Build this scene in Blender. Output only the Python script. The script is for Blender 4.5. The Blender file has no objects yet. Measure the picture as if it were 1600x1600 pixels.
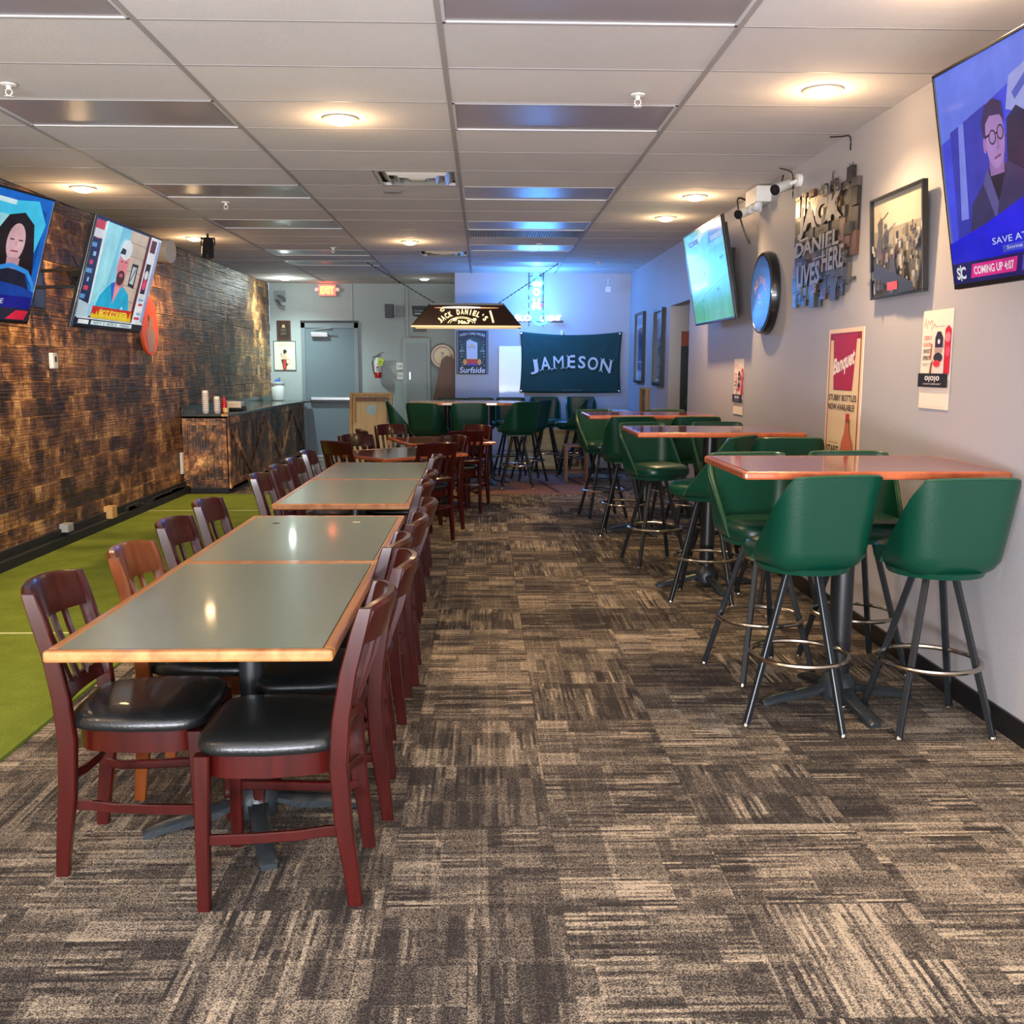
import bpy, bmesh, math, random
from mathutils import Vector, Matrix
PI = math.pi
C = bpy.context.scene.collection
sc = bpy.context.scene
CEIL = 2.878

# ------------------------------------------------------------------ camera
cam_data = bpy.data.cameras.new('camera')
cam = bpy.data.objects.new('camera', cam_data); C.objects.link(cam); sc.camera = cam
cam_data.sensor_width = 36; cam_data.lens = 1552.2 / 1600 * 36
cam_data.clip_start = .05; cam_data.clip_end = 100
_yaw, _pitch, _roll = 0.02826, 0.14467, -0.00287
cam.location = (0, 0, 1.508)
cam.rotation_euler = (Matrix.Rotation(-_yaw, 4, 'Z') @ Matrix.Rotation(PI / 2 - _pitch, 4, 'X') @ Matrix.Rotation(-_roll, 4, 'Z')).to_euler()

# ------------------------------------------------------------------ world, exposure, daylight, added ceiling fill
w = bpy.data.worlds.new('world'); sc.world = w; w.use_nodes = True
w.node_tree.nodes['Background'].inputs[0].default_value = (.72, .84, 1, 1)
w.node_tree.nodes['Background'].inputs[1].default_value = 1.0
sc.view_settings.view_transform = 'Standard'; sc.view_settings.look = 'None'
sc.view_settings.exposure = .13; sc.view_settings.gamma = 1
sc.view_settings.use_curve_mapping = False
def area(name, loc, rot, sx, sy, power, col):
    l = bpy.data.lights.new(name, 'AREA'); l.shape = 'RECTANGLE'; l.size = sx; l.size_y = sy; l.energy = power; l.color = col
    o = bpy.data.objects.new(name, l); o.location = loc; o.rotation_euler = rot; C.objects.link(o); return o
area('window_daylight', (-.7, -2.35, 1.55), (math.radians(94), 0, 0), 5.2, 2.0, 260, (.80, .90, 1))
area('added_ceiling_fill', (-.7, -2.2, .55), (math.radians(128), 0, 0), 5.2, .6, 640, (.95, .94, 1))  # upward area light added behind the camera to brighten the dark ceiling
WARM = (1, .66, .34); COOL = (.80, 1, .96)
CANS = [(-.8, 5.83, WARM, 1), (-3.12, 8.11, WARM, 1.3), (1.69, 5.16, WARM, 1), (1.71, 8.28, WARM, 1), (1.68, 9.43, WARM, .8),
        (-.82, 11.34, WARM, 1), (-3.12, 11.13, WARM, 1.2), (-3.12, 16.05, COOL, 2.0), (-.93, 15.94, COOL, .12), (1.69, 3.7, WARM, 1),
        (-3.12, 4.9, WARM, 1.3), (1.69, 1.0, WARM, 1), (-3.12, 1.6, WARM, 1.2)]
CAN_W = 128; BULB_W = 6.5

# ------------------------------------------------------------------ materials
def lin(c):
    return tuple(((x / 255) / 12.92 if x / 255 <= .04045 else ((x / 255 + .055) / 1.055) ** 2.4) for x in c)
_m = {}
def M(name, rgb=(128, 128, 128), rough=.5, metal=0, coat=0, emit=None, es=1, var=0, vscale=8, bump=0, bscale=60, alpha=None, trans=0):
    if name in _m: return _m[name]
    m = bpy.data.materials.new(name); m.use_nodes = True; _m[name] = m
    nt = m.node_tree; b = nt.nodes['Principled BSDF']; c = lin(rgb)
    b.inputs['Base Color'].default_value = (*c, 1); b.inputs['Roughness'].default_value = rough
    b.inputs['Metallic'].default_value = metal; b.inputs['Coat Weight'].default_value = coat; b.inputs['Coat Roughness'].default_value = .06
    b.inputs['Transmission Weight'].default_value = trans
    if emit: b.inputs['Emission Color'].default_value = (*lin(emit), 1); b.inputs['Emission Strength'].default_value = es
    if var or bump:
        tc = nt.nodes.new('ShaderNodeTexCoord')
        if var:
            n = nt.nodes.new('ShaderNodeTexNoise'); n.inputs['Scale'].default_value = vscale; n.inputs['Detail'].default_value = 6
            nt.links.new(tc.outputs['Object'], n.inputs['Vector'])
            mx = nt.nodes.new('ShaderNodeMix'); mx.data_type = 'RGBA'
            mx.inputs[6].default_value = (*[x * (1 - var) for x in c], 1); mx.inputs[7].default_value = (*[min(1, x * (1 + var)) for x in c], 1)
            nt.links.new(n.outputs['Fac'], mx.inputs[0]); nt.links.new(mx.outputs[2], b.inputs['Base Color'])
        if bump:
            n2 = nt.nodes.new('ShaderNodeTexNoise'); n2.inputs['Scale'].default_value = bscale; n2.inputs['Detail'].default_value = 4
            nt.links.new(tc.outputs['Object'], n2.inputs['Vector'])
            bp = nt.nodes.new('ShaderNodeBump'); bp.inputs['Strength'].default_value = bump; bp.inputs['Distance'].default_value = .01
            nt.links.new(n2.outputs['Fac'], bp.inputs['Height']); nt.links.new(bp.outputs['Normal'], b.inputs['Normal'])
    return m
class NT:
    """tiny node-tree helper"""
    def __init__(s, name, rough=.6):
        s.m = bpy.data.materials.new(name); s.m.use_nodes = True; s.t = s.m.node_tree; s.b = s.t.nodes['Principled BSDF']
        s.b.inputs['Roughness'].default_value = rough
        s.tc = s.t.nodes.new('ShaderNodeTexCoord')
    def n(s, typ, ins=None, **kw):
        nd = s.t.nodes.new('ShaderNode' + typ)
        for k, v in kw.items(): setattr(nd, k, v)
        for k, v in (ins or {}).items():
            if hasattr(v, 'is_output'): s.t.links.new(v, nd.inputs[k])
            else: nd.inputs[k].default_value = v
        return nd
    def math(s, op, a, b=0., c=0.): return s.n('Math', {0: a, 1: b, 2: c}, operation=op).outputs[0]
    def mix(s, f, a, b, bt='MIX'): return s.n('Mix', {0: f, 6: a, 7: b}, data_type='RGBA', blend_type=bt).outputs[2]
    def ramp(s, f, stops):
        r = s.n('ValToRGB', {0: f}); e = r.color_ramp.elements
        while len(e) < len(stops): e.new(.5)
        for el, (p, c) in zip(e, stops): el.position = p; el.color = (*lin(c), 1)
        return r.outputs[0]
    def base(s, c): s.t.links.new(c, s.b.inputs['Base Color'])
    def bump(s, h, st, d=.01):
        bp = s.n('Bump', {'Strength': st, 'Distance': d, 'Height': h}); s.t.links.new(bp.outputs[0], s.b.inputs['Normal'])

def carpet_mat():
    k = NT('carpet_tiles', .95); k.b.inputs['Specular IOR Level'].default_value = .15
    P = k.n('Separate' + 'XYZ', {0: k.tc.outputs['Object']})
    tx = k.math('DIVIDE', k.math('SUBTRACT', P.outputs[0], .22), .5); ty = k.math('DIVIDE', k.math('SUBTRACT', P.outputs[1], .11), .5)
    ix = k.math('FLOOR', tx); iy = k.math('FLOOR', ty); fx = k.math('FRACT', tx); fy = k.math('FRACT', ty)
    idv = k.n('CombineXYZ', {0: ix, 1: iy}).outputs[0]
    rnd = k.n('TexWhiteNoise', {0: idv}, noise_dimensions='3D'); r1 = rnd.outputs[0]; rc = k.n('SeparateColor', {0: rnd.outputs[1]})
    sw = k.math('GREATER_THAN', r1, .5)
    inv = k.math('SUBTRACT', 1., sw)
    u = k.math('ADD', k.math('MULTIPLY', fx, sw), k.math('MULTIPLY', fy, inv))
    v = k.math('ADD', k.math('MULTIPLY', fy, sw), k.math('MULTIPLY', fx, inv))
    off = k.math('MULTIPLY', rc.outputs[0], 40.)
    # woven blocks inside a tile
    bx = k.math('FLOOR', k.math('ADD', k.math('MULTIPLY', u, 3.), k.math('MULTIPLY', rc.outputs[2], 1.)))
    bv = k.math('FLOOR', k.math('ADD', k.math('MULTIPLY', v, 4.), k.math('MULTIPLY', rc.outputs[1], 2.)))
    blk = k.n('TexWhiteNoise', {0: k.n('CombineXYZ', {0: k.math('ADD', bx, off), 1: bv, 2: k.math('MULTIPLY', ix, 3.7)}).outputs[0]}, noise_dimensions='3D')
    bc = k.n('SeparateColor', {0: blk.outputs[1]})
    # threads: dashes about a centimetre wide, cut into lengths, and a crossing weave
    W3 = lambda x, y, z: k.n('TexWhiteNoise', {0: k.n('CombineXYZ', {0: x, 1: y, 2: z}).outputs[0]}, noise_dimensions='3D').outputs[0]
    wob = k.math('MULTIPLY', k.math('SUBTRACT', k.n('TexNoise', {'Vector': k.tc.outputs['Object'], 'Scale': 70.}).outputs[0], .5), .5)
    tv_ = k.math('FLOOR', k.math('ADD', k.math('MULTIPLY', v, 46.), wob)); tu = k.math('FLOOR', k.math('ADD', k.math('MULTIPLY', u, 60.), wob))
    row = W3(tv_, off, 1.)
    dash = W3(tv_, k.math('FLOOR', k.math('ADD', k.math('MULTIPLY', u, 3.5), k.math('MULTIPLY', row, 9.))), off)
    band = W3(k.math('FLOOR', k.math('MULTIPLY', v, 11.)), k.math('FLOOR', k.math('ADD', k.math('MULTIPLY', u, 2.6), rc.outputs[2])), off)
    cross = k.math('GREATER_THAN', W3(tu, off, 5.), .86)
    amp = k.math('MULTIPLY', bc.outputs[0], bc.outputs[0])
    th = k.math('SUBTRACT', k.math('MULTIPLY', k.math('ADD', dash, row), .5), .5)
    big = k.n('TexNoise', {'Vector': k.tc.outputs['Object'], 'Scale': .8, 'Detail': 2.}).outputs[0]
    val = k.math('ADD', .46, k.math('MULTIPLY', th, k.math('ADD', .25, k.math('MULTIPLY', amp, 1.1))))
    val = k.math('ADD', val, k.math('MULTIPLY', k.math('SUBTRACT', bc.outputs[1], .5), .34))
    val = k.math('ADD', val, k.math('MULTIPLY', k.math('SUBTRACT', band, .5), .34))
    val = k.math('ADD', val, k.math('MULTIPLY', k.math('SUBTRACT', rc.outputs[1], .5), .3))
    val = k.math('ADD', val, k.math('MULTIPLY', cross, .1))
    val = k.math('ADD', val, k.math('MULTIPLY', k.math('SUBTRACT', big, .5), .5))
    pile = k.n('TexVoronoi', {'Vector': k.tc.outputs['Object'], 'Scale': 210.}).outputs[0]
    val = k.math('ADD', val, k.math('MULTIPLY', k.math('SUBTRACT', .45, pile), 1.0))
    seam = k.math('ADD', k.math('LESS_THAN', fx, .007), k.math('LESS_THAN', fy, .007))
    val = k.math('SUBTRACT', val, k.math('MULTIPLY', seam, .16))
    col = k.ramp(val, [(0., (46, 42, 41)), (.35, (76, 70, 65)), (.65, (120, 110, 97)), (1., (172, 158, 138))])
    k.base(col); k.bump(k.math('ADD', k.math('MULTIPLY', pile, -1.), k.math('MULTIPLY', th, .6)), .5, .006)
    return k.m
def turf_mat():
    k = NT('putting_turf', .95); k.b.inputs['Specular IOR Level'].default_value = .1
    a = k.n('TexNoise', {'Vector': k.tc.outputs['Object'], 'Scale': 260., 'Detail': 3.}).outputs[0]
    b = k.n('TexNoise', {'Vector': k.tc.outputs['Object'], 'Scale': 5., 'Detail': 5.}).outputs[0]
    v = k.math('ADD', k.math('MULTIPLY', a, .8), k.math('MULTIPLY', b, .35))
    k.base(k.ramp(v, [(.35, (80, 96, 30)), (.8, (132, 148, 60))])); k.bump(a, .7, .006)
    return k.m
def plank_mat(name, dark=1., axis=0):
    """charred softwood: colour follows each plank's random value, the burn and the grain"""
    k = NT(name, .4)
    at = k.n('Attribute', attribute_name='rnd').outputs[2]
    o = k.tc.outputs['Object']; s = k.n('SeparateXYZ', {0: o})
    A = s.outputs[1] if axis == 0 else s.outputs[2]; B = s.outputs[2] if axis == 0 else s.outputs[0]
    off = k.math('MULTIPLY', at, 37.)
    if axis == 2: B = k.math('ADD', s.outputs[0], s.outputs[1])
    vg = k.n('CombineXYZ', {0: k.math('MULTIPLY', A, 2.2), 1: k.math('MULTIPLY', B, 60.), 2: off}).outputs[0]
    grain = k.n('TexNoise', {'Vector': vg, 'Scale': 1., 'Detail': 3., 'Distortion': .6}).outputs[0]
    vb = k.n('CombineXYZ', {0: k.math('MULTIPLY', A, 3.2), 1: k.math('MULTIPLY', B, 2.2), 2: k.math('MULTIPLY', off, .03)}).outputs[0]
    burn = k.n('TexNoise', {'Vector': vb, 'Scale': 1., 'Detail': 4., 'Roughness': .65}).outputs[0]
    vk = k.n('CombineXYZ', {0: k.math('MULTIPLY', A, 3.2), 1: k.math('MULTIPLY', B, 7.), 2: off}).outputs[0]
    kn = k.n('TexVoronoi', {'Vector': vk, 'Scale': 1.3}).outputs[0]
    knot = k.math('LESS_THAN', kn, .1)
    wv = k.n('TexNoise', {'Vector': k.n('CombineXYZ', {0: k.math('MULTIPLY', A, 8.), 1: k.math('MULTIPLY', B, 5.), 2: off}).outputs[0], 'Scale': 1., 'Detail': 4., 'Distortion': 1.2}).outputs[0]
    fl = k.math('POWER', k.n('TexNoise', {'Vector': k.n('CombineXYZ', {0: k.math('MULTIPLY', A, 26.), 1: k.math('MULTIPLY', B, 9.), 2: off}).outputs[0], 'Scale': 1., 'Detail': 2., 'Distortion': 2.}).outputs[0], 5.)
    bigb = k.n('TexNoise', {'Vector': o, 'Scale': 1.1, 'Detail': 2.}).outputs[0]
    v = k.math('ADD', k.math('MULTIPLY', burn, 2.3), k.math('MULTIPLY', grain, .32))
    v = k.math('ADD', v, k.math('MULTIPLY', wv, .8)); v = k.math('ADD', v, k.math('MULTIPLY', at, .12)); v = k.math('ADD', v, k.math('MULTIPLY', bigb, .5)); v = k.math('SUBTRACT', v, 1.64)
    v = k.math('ADD', v, k.math('MULTIPLY', fl, 2.2))
    if axis == 0:
        e = k.math('ABSOLUTE', k.math('SUBTRACT', k.math('FRACT', k.math('DIVIDE', s.outputs[2], .139)), .5))
        v = k.math('ADD', v, k.math('MULTIPLY', k.math('POWER', k.math('MULTIPLY', e, 2.), 10.), .42))
    col = k.ramp(v, [(0., (26, 17, 12)), (.3, (60, 38, 24)), (.5, (104, 68, 39)), (.72, (152, 106, 62)), (1., (214, 170, 108))])
    col = k.mix(k.math('MULTIPLY', knot, .4), col, (*lin((190, 140, 85)), 1))
    if dark != 1: col = k.mix(1., col, (dark, dark * .97, dark * .93, 1), 'MULTIPLY')
    k.base(col); k.bump(k.math('ADD', grain, k.math('MULTIPLY', burn, 1.2)), .8, .014)
    return k.m
def tile_mat():
    k = NT('ceiling_tile', .9); o = k.tc.outputs['Object']
    n = k.n('TexNoise', {'Vector': o, 'Scale': 150., 'Detail': 3.}).outputs[0]
    at = k.n('Attribute', attribute_name='rnd').outputs[2]
    st = k.n('TexNoise', {'Vector': o, 'Scale': 1.3, 'Detail': 4.}).outputs[0]
    v = k.math('ADD', k.math('MULTIPLY', n, .22), k.math('ADD', k.math('MULTIPLY', at, .25), k.math('MULTIPLY', st, .5)))
    k.base(k.ramp(v, [(.2, (196, 190, 188)), (.8, (222, 216, 212))])); k.bump(n, .35, .006)
    return k.m
def wood_mat(name, c1, c2, rough=.3, coat=.5, sc_=(2, 40, 40), c0=None):
    k = NT(name, rough); k.b.inputs['Coat Weight'].default_value = coat; k.b.inputs['Coat Roughness'].default_value = .1
    mp = k.n('Mapping', {0: k.tc.outputs['Object'], 3: sc_})
    g = k.n('TexNoise', {'Vector': mp.outputs[0], 'Scale': 1., 'Detail': 4., 'Distortion': .4}).outputs[0]
    k.b.inputs['Specular IOR Level'].default_value = .3
    k.base(k.ramp(g, [(.3, c1), (.7, c2)])); k.bump(g, .15, .003)
    return k.m
def rug_mat():
    k = NT('rug_pattern', .95); o = k.tc.outputs['Object']
    br = k.n('TexBrick', {'Vector': o, 'Color1': (*lin((112, 62, 52)), 1), 'Color2': (*lin((96, 74, 84)), 1), 'Mortar': (*lin((150, 112, 80)), 1), 'Scale': 5., 'Mortar Size': .03})
    n = k.n('TexNoise', {'Vector': k.n('Mapping', {0: o, 3: (5, 26, 5)}).outputs[0], 'Scale': 1.4, 'Detail': 5.}).outputs[0]
    st = k.ramp(n, [(.35, (84, 50, 46)), (.5, (140, 96, 72)), (.62, (92, 78, 92)), (.75, (170, 130, 96))])
    k.base(k.mix(.65, br.outputs[0], st)); k.bump(n, .3)
    return k.m
CARPET = carpet_mat(); TURF = turf_mat(); PLANK = plank_mat('charred_plank'); PLANKV = plank_mat('charred_board_upright', 1.2, 2); BRACE = plank_mat('brown_brace_board', 1.75, 2); TILE = tile_mat()
PAINT = M('grey_wall_paint', (178, 174, 176), .55, var=.04, vscale=1.5, bump=.12, bscale=90)
PAINT_D = M('alcove_wall_paint', (156, 166, 166), .55, var=.05, vscale=1.5, bump=.12, bscale=90)
GRID = M('ceiling_grid_paint', (158, 152, 150), .6, var=.05, vscale=3)
BLACK = M('black_rubber', (22, 22, 22), .45, var=.2, vscale=20)
BLKM = M('black_powder_coat', (26, 28, 30), .32, var=.15, vscale=12)
LEGM = M('stool_leg_metal', (34, 37, 40), .28, .3, var=.2, vscale=14)
CHROME = M('worn_chrome', (190, 180, 165), .2, 1, var=.15, vscale=30)
IRON = M('cast_iron_base', (46, 52, 56), .35, .4, var=.25, vscale=20, bump=.2)
MAHOG = wood_mat('mahogany_stain', (46, 8, 6), (62, 12, 8), .28, .3, (30, 30, 3))
MAPLE = wood_mat('faded_brown_stain', (98, 46, 18), (120, 64, 28), .28, .4, (30, 30, 3))
OAK = wood_mat('oak_edge', (150, 92, 46), (188, 130, 78), .3, .5, (20, 2, 20))
REDOAK = wood_mat('copper_oak_edge', (150, 72, 42), (184, 100, 62), .3, .5, (20, 2, 20))
LAM = M('green_grey_laminate', (108, 120, 108), .28, coat=.15, var=.1, vscale=30, bump=.05, bscale=200)
BARLAM = M('burgundy_laminate', (112, 52, 50), .13, coat=.5, var=.08, vscale=16)
VINYL = M('black_vinyl', (20, 22, 23), .33, coat=.15, bump=.12, bscale=120, var=.1)
GREEN = M('green_vinyl', (2, 56, 40), .34, coat=.1, bump=.08, bscale=140, var=.08, vscale=5)
PIPING = M('green_piping', (30, 70, 48), .3, coat=.3, var=.1)
WHITEP = M('white_plastic', (226, 224, 216), .4, var=.04)
COUNTER = M('dark_countertop', (44, 50, 48), .16, coat=.3, var=.2, vscale=40)
BOARDM = M('black_board_trim', (24, 26, 24), .6, var=.3, vscale=9, bump=.4, bscale=30)
PLY = wood_mat('birch_plywood', (196, 166, 112), (226, 200, 148), .5, .1, (14, 14, 1.2))
PINE = wood_mat('pine_frame', (176, 130, 74), (214, 170, 108), .5, .1, (14, 14, 1.2))
DOORM = M('slate_door_paint', (96, 112, 120), .42, var=.04, vscale=2)
DOORF = M('door_frame_paint', (112, 124, 130), .4, var=.04)
STEEL = M('brushed_steel', (180, 184, 186), .3, 1, var=.08)

# ------------------------------------------------------------------ mesh helpers
def link(name, bm, mats, parent=None, smooth=False, bevel=0):
    me = bpy.data.meshes.new(name); bm.normal_update(); bm.to_mesh(me); bm.free()
    for m in (mats if isinstance(mats, (list, tuple)) else [mats]): me.materials.append(m)
    o = bpy.data.objects.new(name, me); C.objects.link(o)
    if parent is not None: o.parent = parent
    if smooth:
        for p in me.polygons: p.use_smooth = True
        try: me.set_sharp_from_angle(angle=math.radians(smooth if smooth is not True else 40))
        except Exception: pass
    if bevel:
        b = o.modifiers.new('bevel', 'BEVEL'); b.width = bevel; b.segments = 2; b.limit_method = 'ANGLE'
    return o
def B(): return bmesh.new()
def box(bm, x0, x1, y0, y1, z0, z1, mat=0, rnd=None, M4=None):
    vs = [bm.verts.new((x, y, z)) for x in (x0, x1) for y in (y0, y1) for z in (z0, z1)]
    for f in ((0, 1, 3, 2), (4, 6, 7, 5), (0, 4, 5, 1), (2, 3, 7, 6), (0, 2, 6, 4), (1, 5, 7, 3)):
        fc = bm.faces.new([vs[i] for i in f]); fc.material_index = mat
        if rnd is not None:
            fc[bm.faces.layers.float.get('rnd') or bm.faces.layers.float.new('rnd')] = rnd
    if M4 is not None: bmesh.ops.transform(bm, matrix=M4, verts=vs)
    return vs
def rboxes(bm, *a): return box(bm, *a)
def frame_axes(d, up=Vector((0, 0, 1))):
    d = d.normalized()
    if abs(d.dot(up)) > .98: up = Vector((0, 1, 0))
    s = d.cross(up).normalized(); return s, s.cross(d).normalized()
def sweep(bm, pts, prof, closed=False, mat=0, cap=True, up=Vector((0, 0, 1)), fixed=None, scale=None):
    """sweep a 2-D profile along points"""
    pts = [Vector(p) for p in pts]; n = len(pts); rings = []
    for i, p in enumerate(pts):
        a = pts[(i - 1) % n] if (closed or i > 0) else pts[i]; b = pts[(i + 1) % n] if (closed or i < n - 1) else pts[i]
        if fixed: s, t = Vector(fixed[0]), Vector(fixed[1])
        else: s, t = frame_axes(b - a, up)
        k = scale[i] if scale else 1
        rings.append([bm.verts.new(p + s * (u * k) + t * (v * k)) for u, v in prof])
    m = len(prof)
    for i in range(n if closed else n - 1):
        r0, r1 = rings[i], rings[(i + 1) % n]
        for j in range(m):
            f = bm.faces.new((r0[j], r0[(j + 1) % m], r1[(j + 1) % m], r1[j])); f.material_index = mat
    if cap and not closed:
        f = bm.faces.new(rings[0][::-1]); f.material_index = mat; f = bm.faces.new(rings[-1]); f.material_index = mat
    return rings
def circ(r, n=12): return [(r * math.cos(2 * PI * i / n), r * math.sin(2 * PI * i / n)) for i in range(n)]
def sq(a, b, c=.0):
    if not c: return [(-a, -b), (a, -b), (a, b), (-a, b)]
    return [(-a + c, -b), (a - c, -b), (a, -b + c), (a, b - c), (a - c, b), (-a + c, b), (-a, b - c), (-a, -b + c)]
def tube(bm, a, b, r, n=12, mat=0, r2=None): return sweep(bm, [a, b], circ(r, n), mat=mat, scale=[1, (r2 / r if r2 else 1)])
def lathe(bm, prof, n=24, c=(0, 0, 0), mat=0, axis='Z'):
    rings = []
    for r, z in prof:
        ring = []
        for i in range(n):
            a = 2 * PI * i / n; x, y = r * math.cos(a), r * math.sin(a)
            co = (x, y, z) if axis == 'Z' else ((x, -z, y) if axis == 'Y' else (z, x, y))
            ring.append(bm.verts.new(Vector(co) + Vector(c)))
        rings.append(ring)
    for r0, r1 in zip(rings, rings[1:]):
        for i in range(n):
            f = bm.faces.new((r0[i], r0[(i + 1) % n], r1[(i + 1) % n], r1[i])); f.material_index = mat
    for r in (rings[0][::-1], rings[-1]):
        f = bm.faces.new(r); f.material_index = mat
def prism(bm, poly, lo, hi, axis='Z', mat=0):
    """poly in the plane across the axis, extruded lo..hi"""
    def co(a, b, h): return (a, b, h) if axis == 'Z' else ((a, h, b) if axis == 'Y' else (h, a, b))
    v0 = [bm.verts.new(co(a, b, lo)) for a, b in poly]; v1 = [bm.verts.new(co(a, b, hi)) for a, b in poly]; n = len(poly)
    fs = [bm.faces.new(v0[::-1]), bm.faces.new(v1)]
    for i in range(n): fs.append(bm.faces.new((v0[i], v0[(i + 1) % n], v1[(i + 1) % n], v1[i])))
    for f in fs: f.material_index = mat
    bmesh.ops.recalc_face_normals(bm, faces=fs)
    return v0 + v1
def thing(name, label, cat, loc=(0, 0, 0), rotz=0, group=None, rot=None):
    o = bpy.data.objects.new(name, None); C.objects.link(o); o.empty_display_size = .1
    o.location = loc; o.rotation_euler = rot if rot else (0, 0, rotz); o['label'] = label; o['category'] = cat
    if group: o['group'] = group
    return o
def tag(o, label, cat, group=None, loc=None, rot=None):
    o['label'] = label; o['category'] = cat
    if group: o['group'] = group
    if loc: o.location = loc
    if rot: o.rotation_euler = rot
    return o
def struct(o): o['kind'] = 'structure'; return o
def dup(root, loc, rotz, label, group=None):
    r = root.copy(); C.objects.link(r); r.location = loc; r.rotation_euler = (0, 0, rotz); r['label'] = label
    if group: r['group'] = group
    for ch in list(root.children):
        c = ch.copy(); C.objects.link(c); c.parent = r
        for g in list(ch.children):
            d = g.copy(); C.objects.link(d); d.parent = c
    return r

# ---- flat artwork (screens, posters): local x = viewer's right, z = up, facing -y
_tc = {}
def text_geo(s, shear=0, bold=0):
    key = (s, shear, bold)
    if key in _tc: return _tc[key]
    cu = bpy.data.curves.new('t', 'FONT'); cu.body = s; cu.size = 1; cu.shear = shear; cu.offset = bold; cu.resolution_u = 3; cu.fill_mode = 'FRONT' if hasattr(cu, 'fill_mode') else 'FRONT'
    ob = bpy.data.objects.new('t', cu); C.objects.link(ob)
    dg = bpy.context.evaluated_depsgraph_get(); me = bpy.data.meshes.new_from_object(ob.evaluated_get(dg))
    vs = [(v.co.x, v.co.y) for v in me.vertices]; fs = [tuple(p.vertices) for p in me.polygons]
    bpy.data.objects.remove(ob); bpy.data.curves.remove(cu); bpy.data.meshes.remove(me)
    _tc[key] = (vs, fs); return _tc[key]
def glow_noise(m, tint):
    # soft mottling so a picture area is not one dead flat tone
    nt = m.node_tree; tc = nt.nodes.new('ShaderNodeTexCoord'); n = nt.nodes.new('ShaderNodeTexNoise'); n.inputs['Scale'].default_value = 7; n.inputs['Detail'].default_value = 5
    mx = nt.nodes.new('ShaderNodeMix'); mx.data_type = 'RGBA'; c = lin(tint); mx.inputs[6].default_value = (*[x * .55 for x in c], 1); mx.inputs[7].default_value = (*[min(1, x * 1.4 + .01) for x in c], 1)
    nt.links.new(tc.outputs['Object'], n.inputs['Vector']); nt.links.new(n.outputs['Fac'], mx.inputs[0]); nt.links.new(mx.outputs[2], nt.nodes['Principled BSDF'].inputs['Emission Color'])
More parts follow.
